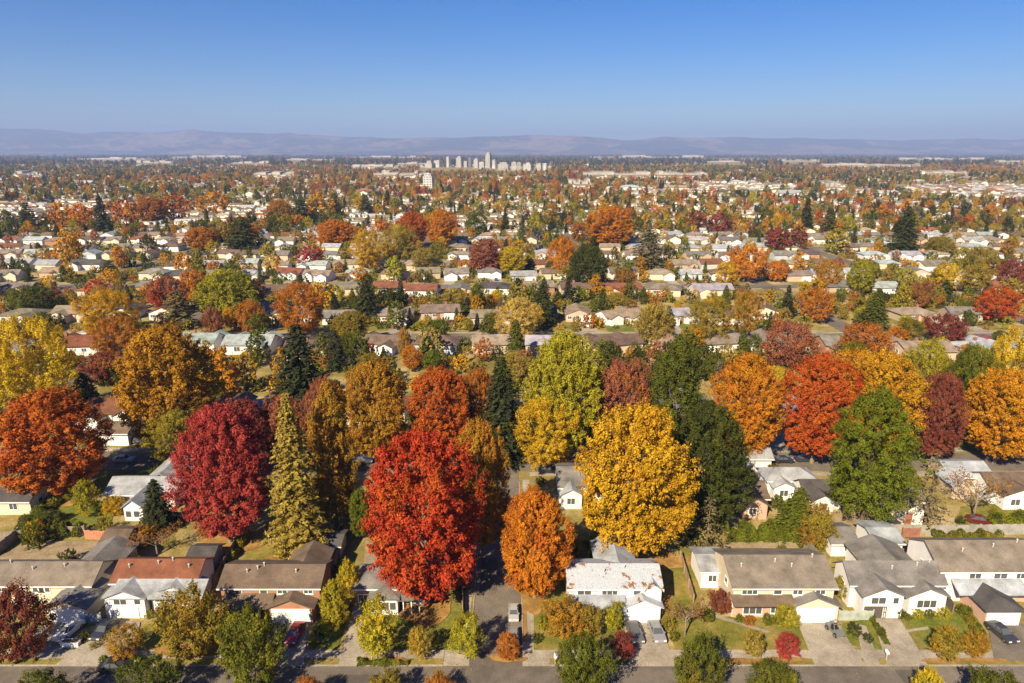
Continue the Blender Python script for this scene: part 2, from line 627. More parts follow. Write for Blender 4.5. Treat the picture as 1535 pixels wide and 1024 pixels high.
def make_broad(key, n, H, W, hb, r, pale=False, far_only=False, **kw):
    out = []
    for i in range(n):
        sd = hash_(key) + i * 17
        C, T, B, tu = crown_pts(sd, H, W, **kw)
        C = C + np.array([0, 0, hb])
        tr = trunk_mb(sd, hb + H * .12, r, H, W * 0.42)
        out.append(Proto('broad', quads_mesh('crown', C, T, B, M['leaf'], tu), tr.mesh('trunk', M['bark_pale' if pale else 'bark'], True), H + hb, W, hb, C))
    PROTO[key] = out


def hash_(s):
    return sum((i + 1) * ord(c) for i, c in enumerate(s)) * 7


def make_conifer(key, n, H, W, r, **kw):
    out = []
    for i in range(n):
        sd = hash_(key) + i * 31
        C, T, B, tu = conifer_pts(sd, H, W, **kw)
        mb = MB()
        mb.tube([(0, 0, -0.3), (0, 0, H * .4), (0, 0, H * .98)], [r, r * .6, r * .06], 7)
        out.append(Proto('conifer', quads_mesh('crown', C, T, B, M['leaf'], tu), mb.mesh('trunk', M['bark'], True), H, W, 0, C))
    PROTO[key] = out


# big street trees, upright ovals with up-swept tufts
make_broad('oval', 5, 20, 15, 3.2, .38, pale=True, nt=1050, nl=66, leaf=0.34, size=0.045, lobes=0.17, gap=0.07, inner=.42)
make_broad('open', 3, 20, 17, 3.6, .40, pale=True, nt=620, nl=84, leaf=0.36, size=0.064, lobes=0.28, gap=0.22, peak=0.5)
make_broad('narrow', 3, 20, 9, 2.4, .35, nt=620, nl=64, leaf=0.34, size=0.05, lobes=0.22, gap=0.14, peak=0.38)
make_broad('layered', 2, 20, 15, 3.0, .42, nt=680, nl=80, leaf=0.36, size=0.06, lobes=0.24, gap=0.16, peak=0.35, droop=0.45, up=0.7)
# small garden and kerb trees
make_broad('young', 4, 6, 5, 1.4, .10, pale=True, nt=190, nl=60, leaf=0.22, size=0.11, lobes=0.24, gap=0.14)
make_broad('bushy', 4, 6, 7.5, 0.9, .16, nt=240, nl=66, leaf=0.25, size=0.13, lobes=0.26, gap=0.12, peak=0.45)
make_broad('shrub', 4, 2.0, 2.8, 0.05, .06, nt=90, nl=34, leaf=0.17, size=0.14, lobes=0.22, gap=0.08, peak=0.35)
make_conifer('spruce', 3, 20, 9.5, .32, levels=42, per=13, leaf=0.55, sprays=46, droop=0.28, power=.68)
make_conifer('spire', 2, 22, 8.2, .30, levels=56, per=14, leaf=0.42, sprays=46, droop=0.16, power=0.72, start=0.03, up=1.0)
make_conifer('cedar', 2, 18, 12, .40, levels=24, per=11, leaf=0.60, sprays=75, droop=0.12, power=0.55, start=0.08, wid=0.42)


make_conifer('wispy', 2, 18, 11, .34, levels=17, per=6, leaf=0.55, sprays=26, droop=0.16, power=0.6, start=0.12, wid=0.36)


def sparse_proto(seed, H, W, leaf, nleaf):
    """a thin crown through which the limbs show"""
    rnd = random.Random(seed)
    mb = MB()
    tips = []

    def grow(p, d, L, r, lvl):
        q = p + d * L * .5 + Vector((rnd.uniform(-1, 1), rnd.uniform(-1, 1), 0)) * L * .06
        e = p + d * L
        mb.tube([p, q, e], [r, r * .8, r * .55], 5 if lvl < 2 else 4)
        if lvl >= 3:
            tips.append((q, d))
            tips.append((e, d))
            return
        for i in range(3 if lvl else 6):
            a = rnd.uniform(0, 6.28)
            tilt = rnd.uniform(.35, .95)
            s = Vector((math.cos(a), math.sin(a), rnd.uniform(.1, .7))).normalized()
            nd = (d * (1 - tilt) + s * tilt).normalized()
            st = p + d * L * (rnd.uniform(.45, 1) if lvl else rnd.uniform(.5, 1))
            grow(st, nd, L * rnd.uniform(.5, .72), r * .5, lvl + 1)
    grow(Vector((0, 0, -.2)), Vector((0, 0, 1)), H * .45, H * .022, 0)
    rng = np.random.default_rng(seed)
    pts = np.array([np.array(t[0]) for t in tips])
    pts[:, :2] *= W / max(1e-3, (np.abs(pts[:, :2]).max() * 2))
    C = np.repeat(pts, nleaf, 0) + rng.normal(size=(len(pts) * nleaf, 3)) * H * .035
    nn = unit(rng.normal(size=C.shape) + np.array([0, -.2, .6]))
    T, B = leaf_axes(rng, nn, leaf)
    tu = np.repeat(np.clip(.5 + rng.normal(size=len(pts)) * .25, 0, 1), nleaf)
    return Proto('broad', quads_mesh('crown', C, T, B, M['leaf'], tu), mb.mesh('trunk', M['bark_pale'], True), float(C[:, 2].max()), W, H * .3)


PROTO['sparse'] = [sparse_proto(5, 8, 8, .26, 13), sparse_proto(9, 8, 8, .24, 9)]

# one-mesh versions for trees too far away to show parts
LOW = {}


def low(key, n, **kw):
    out = []
    for i in range(n):
        sd = hash_(key) + 500 + i * 13
        if kw.get('con'):
            k2 = {a: b for a, b in kw.items() if a not in ('con', 'H', 'W', 'r')}
            C, T, B, tu = conifer_pts(sd, kw['H'], kw['W'], **k2)
            mb = MB()
            mb.tube([(0, 0, -.3), (0, 0, kw['H'] * .9)], [kw['r'], kw['r'] * .2], 5)
            out.append((C, T, B, tu, mb, kw['H'], kw['W']))
        else:
            k2 = {a: b for a, b in kw.items() if a not in ('H', 'W', 'r', 'hb')}
            C, T, B, tu = crown_pts(sd, kw['H'], kw['W'], **k2)
            C = C + np.array([0, 0, kw['hb']])
            mb = MB()
            mb.tube([(0, 0, -.3), (0, 0, kw['hb'] + kw['H'] * .5)], [kw['r'], kw['r'] * .5], 5)
            out.append((C, T, B, tu, mb, kw['H'] + kw['hb'], kw['W']))
    LOW[key] = out


low('round', 5, H=10, W=9.5, hb=1.6, r=.25, nt=110, nl=16, leaf=0.85, size=0.10, lobes=0.26, gap=0.14, inner=.15)
low('upright', 3, H=14, W=8.5, hb=1.8, r=.3, nt=130, nl=16, leaf=0.9, size=0.085, lobes=0.24, gap=0.14, inner=.15)
low('bush', 3, H=2.6, W=3.6, hb=.05, r=.1, nt=50, nl=14, leaf=0.40, size=0.15, lobes=0.24, gap=.08, inner=.1)
low('fir', 3, con=True, H=14, W=7.5, r=.3, levels=19, per=9, leaf=1.15, sprays=17, droop=.25, power=.68)
low('cedar', 2, con=True, H=12, W=10, r=.3, levels=13, per=9, leaf=1.25, sprays=30, droop=.12, power=.55, wid=.42)
LOWMESH = {k: [(quads_mesh('tree', a[0], a[1], a[2], M['leaf'], a[3], a[4]), a[5], a[6]) for a in v] for k, v in LOW.items()}

# ------------------------------------------------------------------ colours of foliage
LC = {
    'red': (0.42, 0.055, 0.024), 'crimson': (0.36, 0.058, 0.050), 'redorange': (0.43, 0.105, 0.020), 'orange': (0.50, 0.190, 0.018),
    'amber': (0.50, 0.250, 0.018), 'gold': (0.50, 0.305, 0.020), 'yellow': (0.54, 0.390, 0.024), 'lime': (0.33, 0.300, 0.026),
    'rust': (0.39, 0.150, 0.026), 'brown': (0.28, 0.135, 0.036), 'bronze': (0.37, 0.200, 0.024), 'maroon': (0.20, 0.058, 0.042),
    'muted': (0.30, 0.115, 0.065), 'olive': (0.26, 0.205, 0.030), 'green': (0.105, 0.118, 0.018), 'leafgreen': (0.130, 0.155, 0.016),
    'dark': (0.058, 0.070, 0.018), 'fir': (0.046, 0.056, 0.026), 'khaki': (0.31, 0.240, 0.05), 'grey': (0.17, 0.145, 0.08), 'straw': (0.5, 0.36, 0.10),
}
CW = {'red': 'bright red', 'crimson': 'deep crimson', 'redorange': 'red-orange', 'orange': 'orange', 'amber': 'amber', 'gold': 'golden', 'yellow': 'yellow',
      'lime': 'yellow-green', 'rust': 'rust-coloured', 'brown': 'reddish brown', 'bronze': 'bronze-brown', 'maroon': 'maroon', 'muted': 'dusty red',
      'olive': 'olive', 'green': 'mid-green', 'leafgreen': 'leaf-green', 'dark': 'dark green', 'fir': 'blackish green', 'khaki': 'khaki-gold', 'grey': 'grey-green', 'straw': 'straw-yellow'}
rnd = random.Random(11)


def jit(c, s=0.1):
    k = 1 + rnd.uniform(-s, s)
    return tuple(max(0.005, v * k * (1 + rnd.uniform(-s, s) * .5)) for v in c)


def plant_tree(key, loc, H, W, c1, c2, label, name, cat='tree', group=None, low_=False, idx=None):
    """one tree or shrub at loc, H tall and W wide"""
    c1, c2 = LC[c1], LC[c2 or c1]
    rz = rnd.uniform(0, 6.28)
    if low_:
        me, h0, w0 = rnd.choice(LOWMESH[key])
        o = new_obj(name, me, None, loc, jit(c1))
        o['tint_b'] = jit(c2)
        o.rotation_euler = (0, 0, rz)
        o.scale = (W / w0, W / w0, H / h0)
        return tag(o, label, cat, group)
    ps = PROTO[key]
    p = ps[idx % len(ps)] if idx is not None else rnd.choice(ps)
    root = empty(name, loc, rz, label, cat, group)
    root.scale = (W / p.W, W / p.W, H / p.H)
    new_obj('trunk', p.trunk, root)
    c = new_obj('crown', p.crown, root, None, jit(c1, .05))
    c['tint_b'] = jit(c2, .05)
    return root


def tree_px(key, bx, by, x0, x1, yt, c1, c2, label, name=None, group=None, low_=False, idx=None, cat='tree', kH=1.0):
    """tree whose foot is at pixel bx,by, whose crown spans x0..x1 and whose top is at row yt"""
    p = P(bx, by)
    H = YZ(yt, p.y) * kH
    W = (x1 - x0) / FPX * zc(p.y, H * .5)
    th_ = math.atan((CAM_H - H * .6) / p.y)      # looking down on a round crown: its far rim makes the outline
    H = max(H * .6, H - W * .42 * (1 / math.cos(th_) - math.cos(th_) * .15 - .85))
    p.x = XP((x0 + x1) / 2, p.y, H * .55) * .8 + p.x * .2
    nm = name or ('conifer_tree' if key in ('spruce', 'spire', 'cedar', 'fir', 'wispy') else 'broadleaf_tree')
    TREES.append((p.x, p.y, W))
    return plant_tree(key, p, H, W, c1, c2, label, nm, cat, group, low_, idx)


TREES = []

# ------------------------------------------------------------------ setting
def sheet(name, pts, z, mat, kind='structure'):
    mb = MB()
    mb.poly([(p[0], p[1], z) for p in pts])
    return tag(mb.obj(name, mat), kind=kind)


def rect(name, x0, x1, y0, y1, z, mat):
    return sheet(name, [(x0, y0), (x1, y0), (x1, y1), (x0, y1)], z, mat)


def blob(name, cx, cy, rx, ry, z, mat, seed=0, k=22):
    r_ = random.Random(seed)
    ph = [r_.uniform(0, 6.28) for _ in range(3)]
    pts = []
    for i in range(k):
        a = 2 * math.pi * i / k
        f = 1 + .12 * math.sin(2 * a + ph[0]) + .09 * math.sin(3 * a + ph[1]) + .06 * math.sin(5 * a + ph[2])
        pts.append((cx + rx * f * math.cos(a), cy + ry * f * math.sin(a)))
    return sheet(name, pts, z, mat)


mb = MB()
mb.poly([(-26000, -1500, 0), (26000, -1500, 0), (26000, 25000, 0), (-26000, 25000, 0)])
tag(mb.obj('ground', M['ground']), kind='structure')

STREETS = [126.0, 222.0, 312.0, 378.0, 444.0, 510.0, 576.0, 642.0]
S1A, S1B = 59.8, 69.2                        # the nearest street
rect('road', -140, 140, S1A, S1B, .02, M['asphalt'])
for i, s_ in enumerate(STREETS):
    w_ = s_ * 1.15 + 60
    rect('road', -w_, w_, s_ - 4.2, s_ + 4.2, .02 + .004 * (i % 2), M['asphalt'])
    for d_ in (-1, 1):
        if s_ > 130:
            rect('pavement', -w_, w_, s_ + d_ * 5.6 - .8, s_ + d_ * 5.6 + .8, .03, M['concrete'])
        else:
            rect('pavement', -w_, -7.2, s_ + d_ * 5.6 - .8, s_ + d_ * 5.6 + .8, .03, M['concrete'])
            rect('pavement', 3.4, w_, s_ + d_ * 5.6 - .8, s_ + d_ * 5.6 + .8, .03, M['concrete'])
SIDE = (-5.2, 1.3)
CROSS = [(-2.0, 3.25, S1B - .1, 121.9), (118.0, 4.0, 226.2, 374.0), (-118.0, 4.0, 130.2, 308.0), (190, 4.0, 226.2, 506.0), (-200, 4.0, 226.2, 572.0), (40, 4.0, 382.2, 638.0), (-60, 4.0, 382.2, 638.0)]
for i, (cx, hw, y0, y1) in enumerate(CROSS):
    rect('road', cx - hw, cx + hw, y0, y1, .034 + .002 * i, M['asphalt'])

# near kerbs, verges and pavements: x ranges left and right of the side street
for (xa, xb) in ((-140, -8.4), (4.6, 140)):
    mb = MB()
    mb.box(xa, xb, S1B - .02, S1B + .16, -.1, .13)
    tag(mb.obj('kerb', M['concrete']), kind='structure')
    rect('verge', xa, xb, S1B + .16, 70.4, .10, M['lawn'])
    rect('pavement', xa, xb, 70.4, 71.9, .125, M['concrete'])
    mb = MB()
    mb.box(xa, xb, S1A - .16, S1A + .02, -.1, .13)
    tag(mb.obj('kerb', M['concrete']), kind='structure')
    rect('verge', xa, xb, S1A - 2.2, S1A - .16, .10, M['lawn'])
    rect('pavement', xa, xb, S1A - 3.8, S1A - 2.2, .125, M['concrete'])
# corner aprons beside the side street
rect('pavement', -6.9, -5.6, 71.9, 118.0, .060, M['concrete'])
rect('pavement', 2.0, 3.3, 71.9, 118.0, .060, M['concrete'])
sheet('pavement', [(1.3, S1B), (4.6, S1B), (4.6, 71.9), (2.0, 73.5), (1.3, 73.5)], .066, M['concrete'])
sheet('pavement', [(-8.4, S1B), (-5.2, S1B), (-5.2, 73.5), (-5.6, 73.5), (-8.4, 71.9)], .066, M['concrete'])
rect('verge', 1.32, 1.98, 73.5, 116.0, .050, M['mulch'])
rect('verge', -5.58, -5.22, 73.5, 116.0, .050, M['lawn'])
for sx in (1.3, -5.36):
    mb = MB()
    mb.box(sx, sx + .16, 73.5, 117, -.1, .12)
    tag(mb.obj('kerb', M['concrete']), kind='structure')


for i, (x0, x1, y0, y1) in enumerate(((-46, -38, 61, 63.5), (-22, -12, 64.6, 67.8), (6, 9, 62, 68), (21, 33, 61.2, 63), (46, 49, 60.5, 68.6), (-4.6, -2.2, 84, 92), (-1.5, .8, 100, 108), (-66, -60, 62, 66))):
    rect('road', x0, x1, y0, y1, .064 if y0 > 70 else .026, M['patch'])


def quad_px(name, a, b, c, d, z, mat):
    return sheet(name, [P(*q).xy for q in (a, b, c, d)], z, mat)


# drives and aprons of the front row
DR = .14
quad_px('driveway', (203, 974), (120, 974), (150, 928), (210, 934), DR, M['concrete'])
quad_px('driveway', (80, 1000), (155, 1000), (205, 935), (165, 935), DR + .004, M['concrete'])
quad_px('driveway', (0, 990), (82, 990), (122, 936), (70, 936), DR + .008, M['concrete'])
quad_px('driveway', (408, 1000), (455, 1000), (462, 936), (412, 936), DR, M['concrete'])
quad_px('driveway', (507, 1000), (545, 1000), (545, 905), (532, 905), DR, M['concrete'])
quad_px('driveway', (943, 1000), (1012, 1000), (990, 934), (935, 934), DR, M['concrete'])
quad_px('driveway', (1222, 1000), (1298, 1000), (1254, 934), (1195, 934), DR, M['concrete'])
quad_px('driveway', (1330, 1000), (1392, 1000), (1348, 928), (1308, 928), DR, M['concrete'])
quad_px('driveway', (1490, 992), (1560, 992), (1540, 936), (1480, 936), DR, M['asphalt'])
quad_px('path', (1296, 1000), (1320, 1000), (1298, 940), (1282, 936), DR + .004, M['concrete'])
quad_px('path', (1150, 950), (1156, 948), (1075, 922), (1068, 925), DR - .05, M['concrete'])
quad_px('path', (1350, 950), (1392, 944), (1390, 940), (1352, 946), DR - .04, M['concrete'])
quad_px('path', (870, 946), (905, 948), (925, 925), (915, 922), DR - .05, M['concrete'])
# front lawns and yards
LW = .075
for (a, b, c, d, m, nm) in (
        ((205, 974), (400, 974), (400, 936), (215, 936), 'lawn', 'lawn'),
        ((468, 974), (505, 974), (530, 905), (480, 905), 'lush', 'lawn'),
        ((548, 975), (693, 975), (698, 880), (560, 890), 'lush', 'lawn'),
        ((800, 975), (940, 975), (934, 920), (800, 905), 'lawn', 'lawn'),
        ((1012, 975), (1220, 975), (1190, 925), (995, 925), 'lawn', 'lawn'),
        ((1322, 975), (1334, 975), (1300, 940), (1286, 940), 'lush', 'lawn'),
        ((1255, 965), (1330, 975), (1318, 925), (1262, 935), 'lush', 'lawn'),
        ((1394, 975), (1485, 975), (1460, 915), (1352, 925), 'lush', 'lawn'),
        ((800, 905), (850, 905), (850, 800), (795, 800), 'lawn', 'lawn'),
        ((995, 920), (1050, 915), (1040, 835), (985, 835), 'lawn', 'lawn'),
        ((-10, 840), (150, 840), (165, 812), (40, 812), 'dirt', 'yard'),
        ((1080, 838), (1190, 838), (1195, 812), (1085, 812), 'dirt', 'yard'),
        ((1040, 880), (1070, 860), (1050, 815), (1010, 815), 'lawn', 'yard'),
        ((360, 850), (440, 850), (440, 818), (372, 818), 'lawn', 'yard'),
        ((545, 850), (570, 850), (575, 812), (548, 812), 'dirt', 'yard'),
        ((60, 790), (165, 790), (175, 752), (90, 752), 'lush', 'yard'),
        ((130, 745), (240, 720), (235, 705), (150, 705), 'lush', 'yard'),
        ((850, 850), (940, 850), (940, 800), (830, 800), 'lawn', 'yard'),
        ((1190, 812), (1290, 795), (1330, 765), (1265, 765), 'dirt', 'yard'),
        ((1340, 812), (1400, 812), (1405, 850), (1368, 855), 'dirt', 'yard'),
        ((1430, 800), (1535, 800), (1535, 740), (1440, 760), 'lawn', 'yard'),
        ((1165, 770), (1230, 770), (1225, 725), (1170, 725), 'lush', 'yard')):
    quad_px(nm, a, b, c, d, LW, M[m])
    LW += .0008
for i, (px, py, rx, ry) in enumerate(((640, 915, 3.8, 3.2), (765, 990, 2.0, .5), (757, 985, 2.2, .5), (12, 988, 3.5, .7), (1180, 990, 2.2, .5), (1100, 992, 4.5, .45), (1415, 992, 3.0, .45), (1475, 991, 2.5, .45), (800, 897, 1.5, 4.0), (345, 815, 5.0, 2.6), (970, 838, 6.5, 3), (88, 748, 6, 3), (590, 990, 1.6, .5), (445, 838, 4, 2.4), (290, 975, 4, 1.6))):
    p = P(px, py)
    blob('leaf_litter', p.x, p.y, rx, ry, .155 + i * .001, M['mulch'], i)

# ------------------------------------------------------------------ hills
SKYLINE = [(-700, 190), (-500, 198), (-300, 188), (-120, 195), (0, 192), (62, 194), (125, 200), (156, 197.5), (219, 199), (250, 198), (287, 193), (310, 196), (339, 199.5), (365, 200.3), (400, 201), (434, 198), (452, 201), (504, 204), (556, 205), (588, 207), (629, 207), (713, 205.5), (765, 203.5), (800, 202), (845, 203.5), (884, 205), (942, 211), (973, 208), (996, 205), (1041, 206), (1093, 205.5), (1145, 208), (1192, 207), (1213, 207), (1244, 209), (1317, 208.7), (1356, 210), (1461, 208), (1500, 209.5), (1535, 209), (1700, 207), (1900, 210), (2200, 204)]
spx = np.array([q[0] for q in SKYLINE], float)
spy = np.array([q[1] for q in SKYLINE], float)
na, nr = 620, 60
azs = np.linspace(-700, 2200, na)
xs_t = (azs - 767.5) / FPX / (math.cos(R(PITCH)) + .30 * math.sin(R(PITCH)))      # tangent of the bearing, near enough at the horizon
rows = np.linspace(0, 1, nr)
rg = np.random.default_rng(3)


def fbm(x, y, seed, octs=5, f0=1.0):
    r_ = np.random.default_rng(seed)
    o = np.zeros(np.broadcast(x, y).shape)
    a, f = 1.0, f0
    for _ in range(octs):
        for _k in range(3):
            th = r_.uniform(0, 6.28)
            o = o + a * np.sin((x * math.cos(th) + y * math.sin(th)) * f + r_.uniform(0, 6.28)) / 3
        a *= .55
        f *= 2.05
    return o


sky_row = np.interp(azs, spx, spy) + .7 * fbm(azs / 14.0, 0 * azs, 41, 4) - .5
top_z = np.array([YZ(q, 17500.0) for q in sky_row])
hv = []
for j, t in enumerate(rows):
    Yd = 13300 + t * 7000 + 500 * np.sin(azs * .006)
    ridge = np.where(t < .6, (t / .6) ** 1.35, 1 - (t - .6) * 1.4)
    X = xs_t * Yd
    rough = fbm(X / 700, Yd / 700 + 0 * X, 5)
    ravine = np.abs(fbm(X / 260, Yd / 520 + 0 * X, 8, 4))
    fade = max(0, 1 - (t / .6) ** 4) if t < .6 else .3
    z = (CAM_H + (top_z - CAM_H) * Yd / 17500) * ridge * (1 + (.28 * rough - .42 * ravine) * min(1, t * 4) * fade)
    z = np.minimum(z, CAM_H + (top_z - CAM_H) * Yd / 17500)
    z[:] = np.where(t == 0, -5, z)
    hv.append(np.stack([X, Yd, z], 1))
hv = np.concatenate(hv)
hf = [(j * na + i, j * na + i + 1, (j + 1) * na + i + 1, (j + 1) * na + i) for j in range(nr - 1) for i in range(na - 1)]
me = bpy.data.meshes.new('hills')
me.from_pydata([tuple(q) for q in hv], [], hf)
me.materials.append(M['hill'])
me.polygons.foreach_set('use_smooth', [True] * len(hf))
tag(new_obj('hills', me), kind='structure')

# ------------------------------------------------------------------ house parts
ROOF = {'brown': (0.155, 0.115, 0.085), 'grey': (0.20, 0.19, 0.18), 'pale': (0.335, 0.355, 0.38), 'tan': (0.27, 0.22, 0.165), 'red': (0.21, 0.085, 0.05), 'dark': (0.085, 0.08, 0.08), 'white': (0.36, 0.395, 0.44), 'taupe': (0.215, 0.185, 0.15), 'blue': (0.33, 0.37, 0.40)}
WALL = {'white': (0.74, 0.745, 0.745), 'cream': (0.62, 0.54, 0.42), 'beige': (0.55, 0.43, 0.33), 'pink': (0.55, 0.36, 0.27), 'brick': (0.36, 0.19, 0.12), 'tan': (0.46, 0.37, 0.27), 'grey': (0.46, 0.46, 0.45), 'blue': (0.42, 0.48, 0.52)}
RW = {'brown': 'brown', 'grey': 'grey', 'pale': 'pale grey', 'tan': 'tan', 'red': 'reddish brown', 'dark': 'dark charcoal', 'white': 'whitish', 'taupe': 'grey-brown', 'blue': 'blue-grey'}
WHITE = (0.78, 0.785, 0.79)
_cache = {}


def window_meshes(w, h, axis='Y'):
    k = ('win', round(w, 2), round(h, 2), axis)
    if k not in _cache:
        f, p = MB(), MB()
        t = .09
        f.box(-w / 2, w / 2, -.07, .02, -h / 2, -h / 2 + t)
        f.box(-w / 2, w / 2, -.07, .02, h / 2 - t, h / 2)
        f.box(-w / 2, -w / 2 + t, -.065, .02, -h / 2 + t, h / 2 - t)
        f.box(w / 2 - t, w / 2, -.065, .02, -h / 2 + t, h / 2 - t)
        n = max(1, int(round(w / .85)))
        for i in range(1, n):
            x = -w / 2 + w * i / n
            f.box(x - .035, x + .035, -.06, .02, -h / 2 + t, h / 2 - t)
        f.box(-w / 2 - .06, w / 2 + .06, -.12, .02, -h / 2 - .07, -h / 2 - .002)
        p.box(-w / 2 + t, w / 2 - t, -.03, .018, -h / 2 + t, h / 2 - t)
        _cache[k] = (f.mesh('window', M['trim']), p.mesh('pane', M['glass']))
    return _cache[k]


def add_window(root, x, y, z, w, h, rz=0.0):
    fm, pm = window_meshes(w, h)
    f = new_obj('window', fm, root, (x, y, z), WHITE)
    f.rotation_euler = (0, 0, rz)
    new_obj('pane', pm, f)
    return f


def garage_door_mesh(w, h):
    k = ('gd', round(w, 2), round(h, 2))
    if k not in _cache:
        d = MB()
        n = 4
        for i in range(n):
            z0, z1 = h * i / n + .012, h * (i + 1) / n - .012
            d.box(-w / 2, w / 2, -.05, .02, z0, z1)
            m_n = max(2, int(w / 1.1))
            for j in range(m_n):
                a, b = -w / 2 + w * (j + .12) / m_n, -w / 2 + w * (j + .88) / m_n
                d.box(a, b, -.068, -.051, z0 + .1, z1 - .1)
        d.box(-w / 2 - .02, w / 2 + .02, -.01, .015, 0, h)
        for (a, b, c, e) in ((-w / 2 - .14, -w / 2 - .021, 0, h + .12), (w / 2 + .021, w / 2 + .14, 0, h + .12), (-w / 2 - .02, w / 2 + .02, h + .001, h + .12)):
            d.box(a, b, -.08, .018, c, e)
        _cache[k] = d.mesh('garage_door', M['door'])
    return _cache[k]


def door_mesh():
    if 'door' not in _cache:
        d = MB()
        d.box(-.48, .48, -.05, .02, 0, 2.05)
        for (a, b) in ((-.36, -.05), (.05, .36)):
            for (z0, z1) in ((.2, .9), (1.05, 1.85)):
                d.box(a, b, -.066, -.051, z0, z1)
        d.box(-.6, -.481, -.07, .018, 0, 2.17)
        d.box(.481, .6, -.07, .018, 0, 2.17)
        d.box(-.48, .48, -.07, .018, 2.051, 2.17)
        k = MB()
        k.box(.36, .43, -.11, -.067, .95, 1.05)
        _cache['door'] = (d.mesh('door', M['door']), k.mesh('handle', M['rim']))
    return _cache['door']


def add_door(root, x, y, colr=(0.25, 0.12, 0.07)):
    a, b = door_mesh()
    d = new_obj('door', a, root, (x, y, 0), colr)
    new_obj('handle', b, d)


def vent(root, x, y, z, r=.09, h=.5):
    mb = MB()
    mb.tube([(0, 0, -.2), (0, 0, h)], [r, r], 8)
    mb.tube([(0, 0, h + .02), (0, 0, h + .14)], [r * 1.9, r * .6], 8)
    mb.obj('vent_pipe', M['trim'], root, (0.42, .42, .41), loc=(x, y, z))


def chimney(root, x, y, z0, z1, colr=(0.3, 0.15, 0.1)):
    mb = MB()
    mb.box(-.4, .4, -.4, .4, z0, z1)
    mb.box(-.48, .48, -.48, .48, z1, z1 + .14)
    mb.box(-.18, .18, -.18, .18, z1 + .14, z1 + .4)
    mb.obj('chimney', M['brick'], root, colr, loc=(x, y, 0))


FOOT = []


